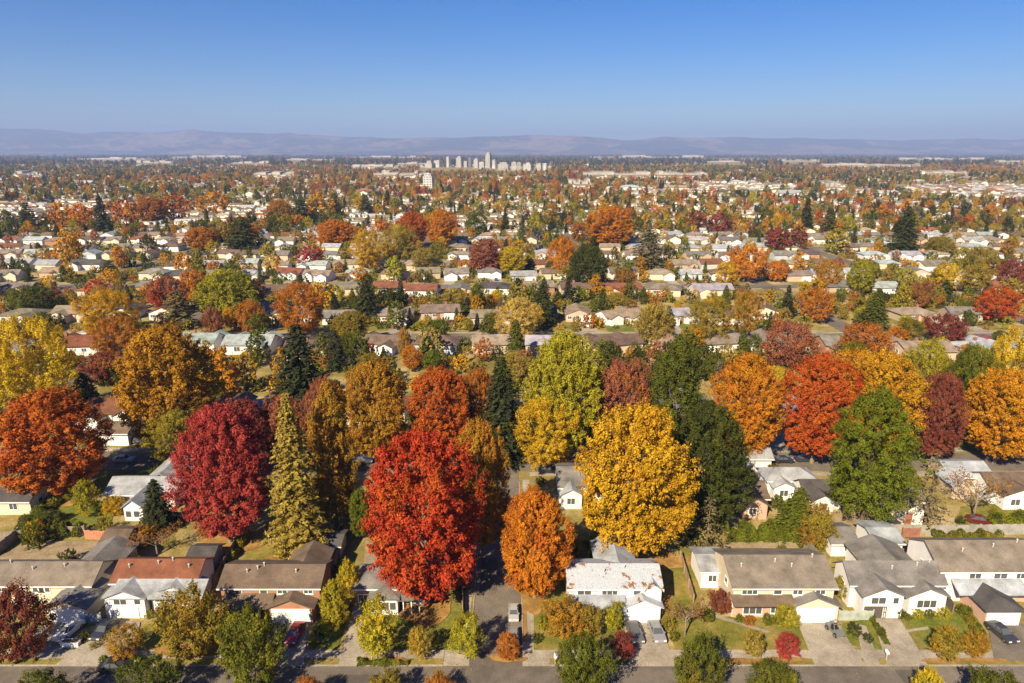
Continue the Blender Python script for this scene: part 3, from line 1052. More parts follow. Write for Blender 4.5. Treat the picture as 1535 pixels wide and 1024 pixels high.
class House:
    """a house laid out from image columns of its front and rows of its eave and ridge"""

    def __init__(s, label, xl, xr, ye, yr, he, rise, roof, wall, kind='gable', over=.5, wmat='wall', name='house', D=None, roofmat='roof'):
        s.Y = (CAM_H - he) / -(YZ(ye, 1) - CAM_H) + over
        Yr = (CAM_H - he - rise) / -(YZ(yr, 1) - CAM_H)
        s.D = D or max(4.5, 2 * (Yr - s.Y))
        s.X0, s.X1 = XP(xl, s.Y, he / 2), XP(xr, s.Y, he / 2)
        s.cx = (s.X0 + s.X1) / 2
        s.w = s.X1 - s.X0
        s.he, s.rise, s.roof, s.wall, s.over, s.wmat, s.roofmat = he, rise, ROOF[roof], WALL[wall], over, wmat, roofmat
        s.root = empty(name, (s.cx, s.Y, 0), 0, label, 'house')
        FOOT.append((s.X0 - 1, s.X1 + 1, s.Y - 1, s.Y + s.D + 1))
        a, b = -s.w / 2, s.w / 2
        w = MB()
        r = MB()
        if kind == 'gable':
            gable_wall(w, a, b, 0, s.D, he, rise, 'X', -.3)
            gable_roof(r, a, b, 0, s.D, he, rise, 'X', over)
        else:
            w.box(a, b, 0, s.D, -.3, he)
            hip_roof(r, a, b, 0, s.D, he, rise, over)
        w.obj('wall', M[wmat], s.root, s.wall)
        r.obj('roof', M[roofmat], s.root, s.roof)
        f = MB()
        sl = rise / (s.D / 2) * over if kind == 'gable' else .1
        f.box(a - over * .7, b + over * .7, -over - .06, -over - .004, he - sl - .03, he - sl + .15)
        f.obj('gutter', M['trim'], s.root, WHITE)

    def x(s, px, dy=0.0, z=1.5):
        return XP(px, s.Y + dy, z) - s.cx

    def wing(s, xl, xr, py=None, dy=None, he=2.4, rise=1.0, roof=None, wall=None, door=True, over=.4, back=1.5, part='garage', dcol=WHITE, kind='gable'):
        if dy is None:
            dy = P(767, py).y - s.Y
        a, b = s.x(xl, dy), s.x(xr, dy)
        w, r = MB(), MB()
        if kind == 'gable':
            gable_wall(w, a, b, dy, back, he, rise, 'Y', -.3)
            gable_roof(r, a, b, dy, back + .5, he, rise, 'Y', over)
        else:
            w.box(a, b, dy, back, -.3, he)
            hip_roof(r, a, b, dy, back + 2, he, rise, over)
        w.obj(part + '_wall', M[s.wmat] if wall is None else M['wall'], s.root, WALL[wall] if wall else s.wall)
        r.obj(part + '_roof', M[s.roofmat], s.root, ROOF[roof] if roof else s.roof)
        if door:
            dw = min(4.9, (b - a) - .5)
            new_obj('garage_door', garage_door_mesh(dw, min(2.15, he - .2)), s.root, ((a + b) / 2, dy - .02, 0), dcol)
        return (a, b, dy)

    def skirt(s, xl, xr, z0, z1, dep, roof=None, posts=0):
        a, b = s.x(xl, -dep, z0), s.x(xr, -dep, z0)
        r = MB()
        shed_roof(r, a, b, -dep, -.02, z0, z1)
        r.obj('porch_roof', M['roof'], s.root, ROOF[roof] if roof else s.roof)
        for i in range(posts):
            t = MB()
            px = a + (b - a) * (i + .5) / posts
            t.box(px - .07, px + .07, -dep + .05, -dep + .19, -.1, z0 - .02)
            t.obj('porch_post', M['trim'], s.root, WHITE)

    def back(s, xl, xr, yr, he, rise, dep, roof=None):
        a, b = s.x(xl, s.D, he), s.x(xr, s.D, he)
        w, r = MB(), MB()
        gable_wall(w, a, b, s.D - 1.0, s.D + dep, he, rise, 'Y', -.3)
        gable_roof(r, a, b, s.D - 2.2, s.D + dep, he, rise, 'Y', .4)
        w.obj('rear_wall', M[s.wmat], s.root, s.wall)
        r.obj('rear_roof', M['roof'], s.root, ROOF[roof] if roof else s.roof)

    def win(s, px, z, w, h, dy=0.0):
        w, h = w * 1.08, min(h * 1.18, 1.3)
        add_window(s.root, s.x(px, dy, z), dy, z, w, h)

    def side_win(s, side, y, z, w, h):
        add_window(s.root, side * s.w / 2, y, z, w, h, side * math.pi / 2)

    def door(s, px, dy=0.0, colr=(0.25, .12, .07)):
        add_door(s.root, s.x(px, dy), dy, colr)

    def vents(s, *pxs):
        for i, px in enumerate(pxs):
            y = s.D * (.30 + .08 * (i % 3))
            vent(s.root, s.x(px, y, s.he), y, s.he + s.rise * y / (s.D / 2) + .1)


# leaf patches lying on the pale roof are part of that roof's look
m, n, l, out = nodes_of('pale_roof_with_leaves')
oi = n.new('ShaderNodeObjectInfo')
tc = n.new('ShaderNodeTexCoord')
a_ = noise(n, l, .55, 6, tc.outputs['Object'], .75)
b_ = noise(n, l, 5.0, 3, tc.outputs['Object'])
fa = ramp(n, l, a_, [(.565, g(0)), (.60, g(1))])
c_ = mix(n, l, 1.0, oi.outputs['Color'], ramp(n, l, b_, [(.3, g(.8)), (.7, g(1.15))]), 'MULTIPLY')
c_ = mix(n, l, fa, c_, ramp(n, l, b_, [(.3, (.10, .045, .015)), (.7, (.26, .13, .05))]))
principled(n, l, out, c_, .9, .2, b_, .4)
M['roof_leafy'] = m

# --- front row
h = House('long grey-brown roofed house at the left edge, bare dirt yard behind', -70, 140, 878, 843, 3.4, 1.5, 'taupe', 'cream')
h.wing(71, 128, py=934, he=2.3, rise=1.0, roof='grey')
h.back(118, 176, 830, 2.9, 1.3, 5.0, 'grey')
for q in (12, 58, 66, 124):
    h.win(q, 2.55, 1.6, .95)
h.side_win(1, 1.8, 2.2, 1.2, 1.0)
h.vents(52, 100, 20)

h = House('white house with red-brown upper roof and pale lower roof with twin front gables', 172, 296, 874, 839, 3.9, 1.5, 'red', 'white')
h.wing(158, 218, dy=-2.6, he=3.1, rise=1.1, roof='pale', door=False, back=1.2, part='front')
h.wing(228, 292, dy=-1.6, he=3.1, rise=1.0, roof='pale', door=False, back=1.2, part='bay')
h.skirt(168, 300, 3.0, 4.1, 2.4, 'pale')
h.win(180, 2.55, 1.7, .95, -2.6)
h.win(206, 2.55, .9, .9, -2.6)
h.win(243, 2.3, 2.0, 1.0, -1.6)
h.win(276, 2.3, 1.2, 1.0, -1.6)
new_obj('garage_door', garage_door_mesh(3.2, 1.55), h.root, (h.x(188, -2.6), -2.62, 0), WHITE)
h.door(222, -.02)
h.vents(196, 240, 262, 285)

h = House('brown-roofed brick house with white garage door and red car on its drive', 333, 480, 882, 847, 4.4, 1.3, 'brown', 'brick', wmat='brick')
h.wing(404, 468, py=935, he=2.5, rise=1.15)
h.back(432, 486, 823, 3.6, 1.3, 4.2)
h.skirt(334, 404, 2.3, 3.2, 1.6, posts=2)
for q, w_ in ((352, 1.8), (395, 1.0), (423, 1.3), (462, 1.2)):
    h.win(q, 3.75, w_, .95)
h.win(348, 1.3, 2.2, 1.2)
h.win(372, 1.3, 1.0, 1.2)
h.door(388)
h.vents(372, 388, 398, 445)

h = House('small grey-roofed brick house with white porch half hidden under the bright red tree', 534, 640, 884, 850, 3.2, 1.5, 'grey', 'brick', 'hip', wmat='brick')
h.wing(556, 596, dy=-1.6, he=2.7, rise=.9, door=False, wall='white', back=1.0, part='bay', kind='hip')
h.win(566, 1.45, 1.0, 1.3, -1.6)
h.win(578, 1.45, 1.0, 1.3, -1.6)
h.win(589, 1.45, .9, 1.3, -1.6)
h.win(545, 1.5, 1.4, 1.2)
h.skirt(598, 634, 2.4, 2.9, 1.5, posts=3)
h.door(612)
h.win(626, 1.5, 1.6, 1.2)
h.back(545, 590, 820, 2.6, 1.0, 3.0, 'tan')

h = House('white two-storey house whose pale roof carries patches of brown leaves', 853, 989, 883, 846, 4.6, 1.35, 'white', 'white', roofmat='roof_leafy')
h.wing(936, 990, py=934, he=2.5, rise=1.1)
h.back(895, 950, 822, 4.4, 1.5, 5.2)
h.wing(966, 990, dy=-.35, he=4.35, rise=.8, door=False, part='front', back=2.0, over=.3)
h.skirt(855, 936, 2.35, 3.3, 1.7, posts=4)
for q, w_ in ((876, 1.8), (914, 2.0), (955, 1.0), (978, 1.0)):
    h.win(q, 3.85, w_, .95)
h.win(868, 1.3, 1.8, 1.2)
h.win(920, 1.3, 2.0, 1.2)
h.door(898, 0, (.5, .5, .5))
h.vents(905, 935)

h = House('beige two-storey house with grey-brown roof, pink brick lower wall and wide white garage', 1098, 1248, 882, 833, 4.8, 1.8, 'taupe', 'cream')
h.wing(1188, 1256, py=934, he=2.6, rise=1.3, wall='cream', roof='grey')
h.skirt(1102, 1188, 2.75, 3.4, 1.1, 'brown')
lo = MB()
lo.box(h.x(1099), h.x(1190), -.12, -.002, -.2, 2.55)
lo.obj('brick_facing', M['brick'], h.root, (0.52, .34, .25))
for q, w_ in ((1124, 2.0), (1166, 1.1), (1196, 1.3), (1230, 1.3)):
    h.win(q, 4.05, w_, .95)
h.win(1128, 1.2, 2.4, 1.2, -.12)
h.win(1162, 1.35, 1.2, 1.1, -.12)
h.door(1180, -.12)
h.side_win(-1, 3.0, 3.6, 1.2, 1.0)
h.vents(1110, 1160, 1215, 1185)
h = House('low white annex with pale flat-pitched roof joined to the beige two-storey house', 1051, 1091, 858, 846, 2.9, .7, 'pale', 'white', D=5.5)
h.win(1068, 1.6, 1.2, 1.0)

h = House('white house with blue-grey hipped gables and a long concrete drive', 1273, 1412, 876, 847, 3.9, 1.7, 'grey', 'white')
h.wing(1293, 1352, dy=-2.4, he=3.5, rise=1.15, door=False, part='front', back=1.5)
h.wing(1362, 1417, dy=-1.7, he=3.0, rise=1.1, door=False, part='bay', back=1.5)
h.back(1300, 1375, 823, 3.2, 1.4, 6.0)
h.win(1317, 2.75, 1.9, .95, -2.4)
h.win(1343, 2.75, .8, .9, -2.4)
h.win(1389, 1.75, 2.5, 1.2, -1.7)
new_obj('garage_door', garage_door_mesh(2.7, 1.75), h.root, (h.x(1312, -2.4), -2.42, 0), (.10, .09, .08))  # dark panel standing for the garage opening, shade inside put into its colour
h.door(1330, -2.42, (.6, .6, .58))
h.side_win(-1, 2.0, 2.4, 1.0, 1.0)
h.vents(1335, 1372, 1390)

h = House('tall pale two-storey house at the right edge with white skirt roof and dark garage roof', 1406, 1570, 857, 811, 5.0, 2.0, 'taupe', 'white')
h.skirt(1440, 1540, 2.6, 3.5, 2.0, 'white')
lo = MB()
lo.box(h.x(1441), h.x(1545), -.12, -.002, -.2, 2.6)
lo.obj('brick_facing', M['brick'], h.root, (0.50, .33, .24))
h.win(1462, 4.1, 1.6, .95)
h.win(1500, 4.1, 1.8, .95)
h.win(1530, 4.1, 1.2, .95)
h.win(1462, 1.5, 2.2, 1.1, -.12)
h.win(1512, 1.5, 2.4, 1.1, -.12)
h.wing(1478, 1530, py=938, he=2.4, rise=1.0, roof='dark', kind='hip', wall='pink', back=-.2)
h.side_win(-1, 4.0, 3.4, 1.0, 1.0)
h.vents(1440, 1485, 1520)

# --- sheds and the row behind
h = House('little brown-roofed shed with white gable beside the dirt yard', 153, 188, 816, 806, 2.2, .9, 'brown', 'white', D=4.5, name='shed')
h = House('small dark grey garden hut behind the red-brown roofed house', 282, 318, 842, 829, 2.4, .9, 'dark', 'grey', D=4.0, name='shed')
h = House('small flat dark shed left of the bright red tree', 478, 510, 820, 804, 2.3, .5, 'dark', 'tan', D=4.0, name='shed')
h = House('white garden shed with grey gable roof behind the long concrete drive', 1246, 1284, 816, 799, 2.4, 1.0, 'grey', 'white', D=5.5, name='shed')
h.win(1270, 1.4, .8, .9)
h = House('pale blue-roofed open-fronted shed beside the red fence', 1312, 1352, 816, 798, 2.4, .7, 'blue', 'white', D=6.0, name='shed')
h = House('low dark-roofed bungalow at the left edge below the orange tree', -40, 46, 752, 738, 2.8, 1.2, 'dark', 'cream')
h.win(20, 1.6, 1.4, 1.1)
h.side_win(1, 2.5, 1.6, 1.2, 1.0)
h = House('pale grey roofed house with broad white gable between lawn and crimson tree', 160, 262, 742, 715, 3.0, 1.5, 'pale', 'white')
h.wing(186, 214, py=781, he=2.7, rise=1.2, door=False, part='front', back=2)
h.back(225, 275, 690, 3.0, 1.5, 9.0)
h.win(176, 1.6, 1.6, 1.1)
h.win(193, 1.3, 1.0, 1.6, P(767, 781).y - h.Y)
h.win(205, 1.3, 1.0, 1.6, P(767, 781).y - h.Y)
h = House('grey-roofed white house peeping out left of the big golden tree', 838, 905, 732, 700, 3.2, 1.6, 'grey', 'white')
h.wing(842, 872, dy=-2, he=2.8, rise=.9, roof='pale', door=False, part='front')
h.win(856, 1.5, 1.4, 1.1, -2)
h = House('brick bungalow with brown gable right of the dark green tree', 1112, 1150, 748, 722, 2.9, 1.4, 'brown', 'pink', wmat='brick')
h.wing(1116, 1150, dy=-2.2, he=2.7, rise=1.2, door=False, part='front')
h.win(1128, 1.5, 1.3, 1.0, -2.2)
h = House('small white house with pale roof beneath the orange street tree', 1118, 1156, 688, 672, 2.9, 1.2, 'pale', 'white')
h = House('pale hip-roofed bungalow in front of two dark parked cars', 1150, 1222, 722, 700, 3.0, 1.5, 'pale', 'white', 'hip')
h.wing(1160, 1190, dy=-2, he=2.7, rise=.9, door=False, part='front')
h.win(1200, 1.6, 1.6, 1.1)
h.win(1175, 1.5, 1.5, 1.1, -2)
h = House('dark grey roofed white bungalow left of the leaf-green tree', 1205, 1262, 742, 722, 3.0, 1.5, 'dark', 'white')
h.wing(1218, 1250, dy=-1.8, he=2.7, rise=.9, door=False, part='front')
h.win(1234, 1.5, 1.4, 1.0, -1.8)
h = House('white house with brown porch right of the leaf-green tree', 1338, 1382, 752, 735, 3.0, 1.4, 'taupe', 'white')
h.wing(1356, 1384, dy=-3, he=2.7, rise=1.2, door=False, part='porch')
h.door(1362, -3.02, (.3, .12, .08))
h = House('house with white metal roof panels beside the sparse autumn tree', 1424, 1486, 716, 692, 3.0, 1.3, 'white', 'tan')
h.wing(1428, 1455, dy=-3, he=2.8, rise=1.1, door=False, part='front')
h = House('brown-roofed white house at the right edge above the green hedge', 1486, 1560, 735, 708, 3.0, 1.6, 'brown', 'white')
h.wing(1505, 1560, dy=-2.0, he=2.8, rise=1.2, door=False, part='front')
h.win(1522, 1.5, 1.6, 1.1, -2)
h = House('shaded white bungalow behind the orange tree on the left', 150, 192, 650, 632, 3.0, 1.4, 'brown', 'white')
h.wing(232, 262, dy=-2, he=2.6, rise=.9, door=True, part='garage')

# ------------------------------------------------------------------ fences and hedges
def fence(label, pts, hgt=1.7, colr=(.27, .22, .17), name='wooden_fence'):
    a = [P(*q) for q in pts]
    root = empty(name, a[0], 0, label, 'fence')
    o = a[0]
    for i in range(len(a) - 1):
        d = a[i + 1] - a[i]
        L = d.length
        u = d.normalized()
        nrm = Vector((-u.y, u.x, 0))
        b = MB()
        k = max(3, int(L / .5))
        for j in range(k):
            s0, s1 = a[i] - o + u * (L * j / k + .01), a[i] - o + u * (L * (j + 1) / k - .01)
            hh = hgt + .05 * math.sin(j * 2.3 + i)
            lo_ = [s0 - nrm * .025, s1 - nrm * .025, s1 + nrm * .025, s0 + nrm * .025]
            b.solid([(p.x, p.y, -.1) for p in lo_], [(p.x, p.y, hh) for p in lo_])
        b.obj('boards', M['wood'], root, jit(colr, .12))
        n_ = max(1, int(L / 3.0))
        for j in range(n_ + 1):
            c = a[i] - o + u * (L * j / n_) + nrm * .09
            q = MB()
            q.box(c.x - .06, c.x + .06, c.y - .06, c.y + .06, -.2, hgt + .12)
            q.obj('post', M['wood'], root, jit(colr, .1))
    return root


fence('weathered board fence along the rear of the dirt yard at left', [(0, 812), (60, 806), (128, 802)])
fence('short terracotta fence beside the little brown-roofed shed', [(128, 808), (170, 810)], 1.6, (.42, .20, .12))
fence('brown fence running back right of the red-brown roofed house', [(322, 880), (362, 806)])
fence('grey fence running back left of the small flat dark shed', [(497, 872), (515, 806)])
fence('low brown fence beside the side street lawn under the red tree', [(694, 935), (694, 872)], 1.2)
fence('tan fence between the leafy roofed house and the beige house', [(1040, 905), (1020, 838)], 1.4, (.33, .26, .18))
fence('long grey fence behind the blue-grey hipped house at right', [(1288, 800), (1400, 803), (1535, 801)], 1.9, (.33, .31, .27))
fence('red-stained fence panel behind the open-fronted blue shed', [(1352, 806), (1378, 806)], 1.7, (.26, .12, .08))
fence('brown fence climbing right of the blue-grey hipped house', [(1428, 922), (1362, 822)], 1.7, (.2, .16, .12))
fence('dark fence between the garden sheds and the beige house', [(1222, 838), (1190, 796)], 1.7)
fence('pale green gate fence beside the wide white garage', [(1257, 930), (1308, 930)], 1.5, (.42, .45, .40))
fence('grey-green gate fence right of the dark roofed garage', [(120, 934), (152, 934)], 1.5, (.36, .40, .36))
fence('grey fence at the left edge beside the dirt yard', [(-10, 838), (30, 806)], 1.8, (.3, .27, .23))
fence('brown rail fence behind the orange and golden trees', [(800, 806), (866, 812)], 1.5)


def hedge(label, a, b, w, hgt, c1, c2='green', name='hedge'):
    pa, pb = P(*a), P(*b)
    d = pb - pa
    L = d.length
    rng = np.random.default_rng(int(a[0] * 7 + a[1]))
    k = int(L * 190 * (.6 + hgt))
    s = rng.uniform(0, 1, k)
    wob = .75 + .3 * np.sin(s * L * 1.7 + a[0]) + .15 * np.sin(s * L * 4.1)
    th = rng.uniform(-.15, np.pi + .15, k)
    rr = rng.uniform(.75, 1.05, k)
    cr, cz = np.cos(th) * w / 2 * rr * np.sqrt(wob), np.clip(np.abs(np.sin(th)) ** .6 * hgt * rr * wob, 0.03, None)
    u = np.array(d.normalized())
    nn = np.array([-u[1], u[0], 0])
    C = s[:, None] * L * u + cr[:, None] * nn + cz[:, None] * np.array([0, 0, 1.])
    no = unit(np.cos(th)[:, None] * nn + np.sin(th)[:, None] * np.array([0, 0, 1.]) + rng.normal(size=(k, 3)) * .6)
    T, B = leaf_axes(rng, no, .30)
    tu = np.clip(.5 + .3 * np.sin(s * L * 3.1), 0, 1)
    o = new_obj(name, quads_mesh('hedge', C, T, B, M['leaf'], tu), None, pa, LC[c1])
    o['tint_b'] = LC[c2]
    return tag(o, label, 'hedge')


hedge('thick green hedge along the back of the beige house dirt yard', (1082, 808), (1190, 806), 3.4, 2.9, 'leafgreen', 'green')
hedge('dense green hedge behind the dirt yard at the left', (36, 806), (124, 800), 3.0, 2.6, 'green', 'olive')
hedge('diagonal hedge row climbing past the dark-roofed bungalow', (30, 800), (92, 748), 2.4, 2.0, 'green', 'lime')
hedge('clipped low hedge strip on the verge by the yellow kerb tree', (536, 996), (612, 996), .9, .9, 'green', 'olive')
hedge('low green hedge on the verge beside the driveway at left', (152, 996), (212, 994), 1.0, 1.0, 'leafgreen', 'green')
hedge('lime hedge climbing between fence and crimson tree', (326, 868), (372, 802), 1.4, 1.4, 'lime', 'leafgreen')
hedge('green hedge below the brown-roofed house at the right edge', (1480, 788), (1540, 784), 4.0, 1.9, 'leafgreen', 'lime')
hedge('yellowing hedge strip beside the drive of the brick house', (482, 955), (518, 905), 1.8, 1.5, 'lime', 'gold')
hedge('dark hedge along the long concrete drive', (1330, 968), (1302, 922), .9, .9, 'green', 'dark')
hedge('green hedge in front of the tall pale house at the right edge', (1470, 960), (1440, 912), 1.4, 1.3, 'green', 'olive')
hedge('hedge behind the bare yard left of the big golden tree', (800, 830), (862, 822), 2.6, 1.8, 'green', 'olive')
hedge('long overgrown hedge in front of the grey fence at right', (1395, 806), (1500, 806), 2.0, 1.3, 'green', 'olive')

# ------------------------------------------------------------------ trees read from the photograph
T = tree_px
# the great trees of the front blocks
T('oval', 636, 904, 549, 724, 640, 'red', 'redorange', 'huge bright red tree beside the side street, largest in the front block', idx=0)
T('oval', 342, 813, 266, 400, 605, 'crimson', 'crimson', 'tall crimson tree left of the narrow khaki-gold conifer', idx=1)
T('oval', 82, 742, -2, 155, 582, 'redorange', 'rust', 'broad red-orange tree at the left edge over the dark-roofed bungalow', idx=2)
T('spire', 440, 832, 398, 484, 590, 'khaki', 'olive', 'narrow khaki-gold conifer with a visible trunk line right of the crimson tree', idx=0)
T('narrow', 502, 792, 463, 532, 575, 'bronze', 'olive', 'narrow bronze-brown tree just right of the khaki-gold conifer', idx=0)
T('oval', 720, 835, 676, 762, 628, 'bronze', 'rust', 'bronze-brown tree tucked behind the right side of the bright red tree', idx=3)
T('oval', 797, 897, 750, 857, 730, 'orange', 'redorange', 'orange tree right of the side street with redder top', idx=4)
T('oval', 955, 838, 866, 1034, 602, 'gold', 'amber', 'huge golden tree rising behind the leafy roofed white house', idx=2)
T('oval', 1050, 800, 1000, 1117, 600, 'dark', 'green', 'dark green oval tree touching the right side of the golden tree', idx=1)
T('open', 812, 706, 768, 872, 594, 'gold', 'yellow', 'golden-yellow tree standing over the side street junction', idx=0)
T('layered', 1305, 786, 1243, 1368, 580, 'leafgreen', 'leafgreen', 'tall layered leaf-green tree in front of the golden street tree', idx=0)
T('wispy', 1395, 790, 1362, 1427, 676, 'grey', 'khaki', 'thin grey-green conifer in front of the grey fence at right')
T('sparse', 1466, 778, 1424, 1508, 698, 'brown', 'khaki', 'half-bare brown tree with pale branches at the right edge')
T('wispy', 1064, 832, 1032, 1090, 744, 'grey', 'khaki', 'thin half-bare grey conifer between golden tree and tan yard')
T('spruce', 1196, 800, 1162, 1232, 728, 'green', 'leafgreen', 'broad cone-shaped green tree beside the thick green hedge')
T('bushy', 1226, 822, 1200, 1252, 752, 'olive', 'brown', 'olive bushy tree right of the cone-shaped green tree')
T('spruce', 236, 793, 206, 264, 716, 'fir', 'fir', 'small blackish green spruce in front of the pale grey roofed house')
T('sparse', 232, 832, 194, 274, 786, 'brown', 'rust', 'low brown thin tree behind the red-brown roofed house')
T('young', 128, 776, 108, 148, 718, 'lime', 'gold', 'small yellow-green tree on the lawn left of the pale grey roofed house')
T('young', 172, 772, 152, 190, 742, 'gold', 'olive', 'small golden bushy tree against the pale grey roofed house')
T('narrow', 540, 806, 524, 557, 732, 'leafgreen', 'green', 'small fresh green tree at the left side of the bright red tree')
T('open', 270, 700, 222, 312, 612, 'olive', 'lime', 'low olive-yellow tree beneath the great amber-brown tree')
T('oval', 262, 672, 176, 324, 486, 'bronze', 'amber', 'great amber-brown tree towering over the left-hand street', idx=4)
T('open', 48, 640, -22, 112, 472, 'yellow', 'yellow', 'tall yellow tree at the left edge behind the red-orange tree', idx=1)
T('bushy', 18, 648, -20, 45, 596, 'green', 'dark', 'dark green bush tree under the yellow tree at the left edge')
T('oval', 368, 715, 320, 410, 598, 'maroon', 'crimson', 'maroon tree close behind the crimson tree')
T('oval', 425, 700, 392, 462, 592, 'muted', 'rust', 'dusty red tree behind the khaki-gold conifer, left side')
T('oval', 488, 700, 456, 522, 566, 'muted', 'brown', 'dusty red-brown tree behind the khaki-gold conifer, right side')
# the row along the second street
T('oval', 565, 696, 516, 612, 540, 'bronze', 'rust', 'dark bronze tree on the second street left of the dark red tree', idx=0)
T('oval', 660, 690, 612, 708, 550, 'redorange', 'rust', 'dark red-orange tree on the second street behind the bright red tree', idx=3)
T('oval', 715, 668, 690, 748, 552, 'rust', 'brown', 'rust-brown tree squeezed between red-orange tree and dark spruce', idx=1)
T('spruce', 752, 692, 712, 792, 535, 'fir', 'dark', 'blackish spruce on the second street left of the yellow trees')
T('oval', 850, 690, 786, 904, 498, 'lime', 'lime', 'tall yellow-green tree behind the golden-yellow junction tree', idx=2)
T('oval', 927, 684, 884, 970, 540, 'muted', 'rust', 'dusty red tree between yellow-green and dark green street trees', idx=4)
T('narrow', 1012, 690, 970, 1052, 506, 'green', 'dark', 'tall dark green tree on the second street above the golden tree', idx=1)
T('oval', 1120, 692, 1068, 1168, 530, 'orange', 'amber', 'clear orange tree on the second street right of the dark green trees', idx=3)
T('oval', 1223, 694, 1172, 1280, 530, 'redorange', 'red', 'red-orange street tree between the clear orange and golden trees', idx=0)
T('oval', 1318, 690, 1264, 1372, 526, 'amber', 'gold', 'golden-amber street tree behind the leaf-green tree', idx=1)
T('oval', 1405, 694, 1370, 1440, 558, 'maroon', 'muted', 'maroon street tree right of the leaf-green tree', idx=2)
T('oval', 1500, 694, 1450, 1556, 553, 'amber', 'orange', 'amber-orange street tree at the right edge', idx=4)
T('open', 1452, 660, 1412, 1492, 516, 'green', 'lime', 'green tree behind the maroon street tree', idx=0)
T('open', 1388, 640, 1344, 1428, 508, 'lime', 'olive', 'yellow-green tree behind the golden-amber street tree', idx=2)
T('open', 1516, 640, 1474, 1562, 490, 'yellow', 'yellow', 'bright yellow tree at the right edge behind the amber-orange one', idx=1)
T('bushy', 1276, 610, 1236, 1324, 522, 'amber', 'muted', 'spreading pale orange tree behind the red-orange street tree')
T('spruce', 450, 632, 404, 496, 486, 'fir', 'fir', 'large dark spruce behind the crimson tree')
# kerb and garden trees in front
T('bushy', 10, 988, -22, 78, 874, 'maroon', 'rust', 'round maroon-brown tree at the lower left corner')
T('bushy', 285, 980, 232, 340, 876, 'olive', 'bronze', 'large olive-bronze tree in front of the white house')
T('young', 190, 986, 160, 214, 934, 'bronze', 'khaki', 'small bronze kerb tree at the foot of the white house drive')
T('bushy', 372, 1032, 328, 432, 906, 'green', 'lime', 'tall green tree in the near kerb in front of the brick house', idx=1)
T('bushy', 345, 985, 330, 388, 915, 'lime', 'olive', 'yellow-green bushy tree behind the tall green kerb tree')
T('bushy', 224, 1062, 176, 272, 984, 'green', 'dark', 'dark green tree cut by the lower edge at left')
T('narrow', 500, 945, 482, 522, 868, 'lime', 'yellow', 'slim yellow-green tree right of the brick house drive')
T('young', 522, 905, 504, 540, 836, 'yellow', 'lime', 'slim yellow tree behind the other beside the brick house')
T('young', 566, 988, 530, 596, 892, 'lime', 'yellow', 'yellow-green kerb tree before the half hidden brick house', idx=0)
T('young', 630, 988, 609, 649, 936, 'khaki', 'gold', 'small khaki-gold kerb tree under the bright red tree', idx=1)
T('young', 699, 989, 672, 726, 914, 'lime', 'lime', 'round yellow-green kerb tree at the side street corner', idx=2)
T('young', 762, 991, 743, 781, 944, 'rust', 'redorange', 'small rust-orange tree on the corner by the parked cars', idx=3)
T('bushy', 868, 1045, 832, 918, 942, 'green', 'leafgreen', 'bushy green tree in the near kerb below the white leafy roofed house', idx=2)
T('young', 934, 988, 914, 952, 944, 'maroon', 'crimson', 'small dark crimson tree left of the two cars on the drive')
T('bushy', 850, 952, 812, 890, 895, 'bronze', 'khaki', 'bronze-khaki garden tree before the leafy roofed house')
T('bushy', 888, 952, 864, 906, 905, 'olive', 'khaki', 'faded khaki bush tree beside the bronze-khaki garden tree')
T('young', 920, 945, 903, 938, 900, 'lime', 'leafgreen', 'small fresh green tree before the porch of the leafy roofed house')
T('sparse', 1026, 954, 992, 1066, 888, 'brown', 'maroon', 'half-bare brown garden tree between the two-storey houses')
T('bushy', 1080, 916, 1062, 1102, 882, 'maroon', 'brown', 'low maroon shrub tree left of the beige house wall')
T('bushy', 1048, 1045, 1010, 1088, 948, 'green', 'olive', 'bushy green tree in the near kerb left of the beige house', idx=3)
T('young', 1129, 987, 1112, 1146, 943, 'khaki', 'olive', 'slim khaki kerb tree on the beige house lawn')
T('young', 1180, 989, 1162, 1199, 946, 'crimson', 'maroon', 'round dark crimson kerb tree left of the wide drive')
T('young', 1180, 942, 1160, 1198, 904, 'lime', 'leafgreen', 'lime green tree beside the wide white garage')
T('young', 1414, 989, 1396, 1442, 936, 'olive', 'amber', 'olive-gold kerb tree on the lawn right of the long drive')
T('young', 1460, 985, 1442, 1480, 943, 'bronze', 'olive', 'smaller bronze kerb tree beside the olive-gold one')
T('bushy', 1405, 882, 1384, 1426, 834, 'redorange', 'maroon', 'orange-red garden tree between the two right-hand houses')
T('bushy', 1264, 896, 1246, 1282, 862, 'olive', 'green', 'round olive garden tree between beige and blue-grey houses')
T('bushy', 1392, 1052, 1368, 1414, 998, 'yellow', 'lime', 'yellow tree top rising from the lower edge at right')
T('bushy', 1160, 1050, 1118, 1198, 988, 'green', 'lime', 'green tree top rising from the lower edge below the crimson kerb tree')
T('bushy', 575, 1058, 548, 606, 1002, 'olive', 'khaki', 'olive tree top rising from the lower edge, left of the corner')
T('bushy', 655, 1052, 632, 680, 1006, 'rust', 'khaki', 'rusty shrub top at the lower edge below the corner')
T('bushy', 462, 1062, 440, 484, 1010, 'rust', 'muted', 'dusty red shrub top at the lower edge below the brick house')
T('bushy', 1500, 1085, 1440, 1540, 1000, 'green', 'green', 'green tree whose top shows in the lower right corner')
T('bushy', 60, 1085, 10, 110, 1004, 'green', 'olive', 'green tree whose top shows at the lower left')
T('bushy', 1044, 826, 1028, 1060, 790, 'fir', 'dark', 'dark round bush tree at the foot of the golden tree')
T('bushy', 895, 826, 872, 925, 806, 'green', 'olive', 'green bushes under the left side of the golden tree')
T('young', 1218, 818, 1196, 1240, 778, 'brown', 'olive', 'brownish small tree beside the garden shed fence')
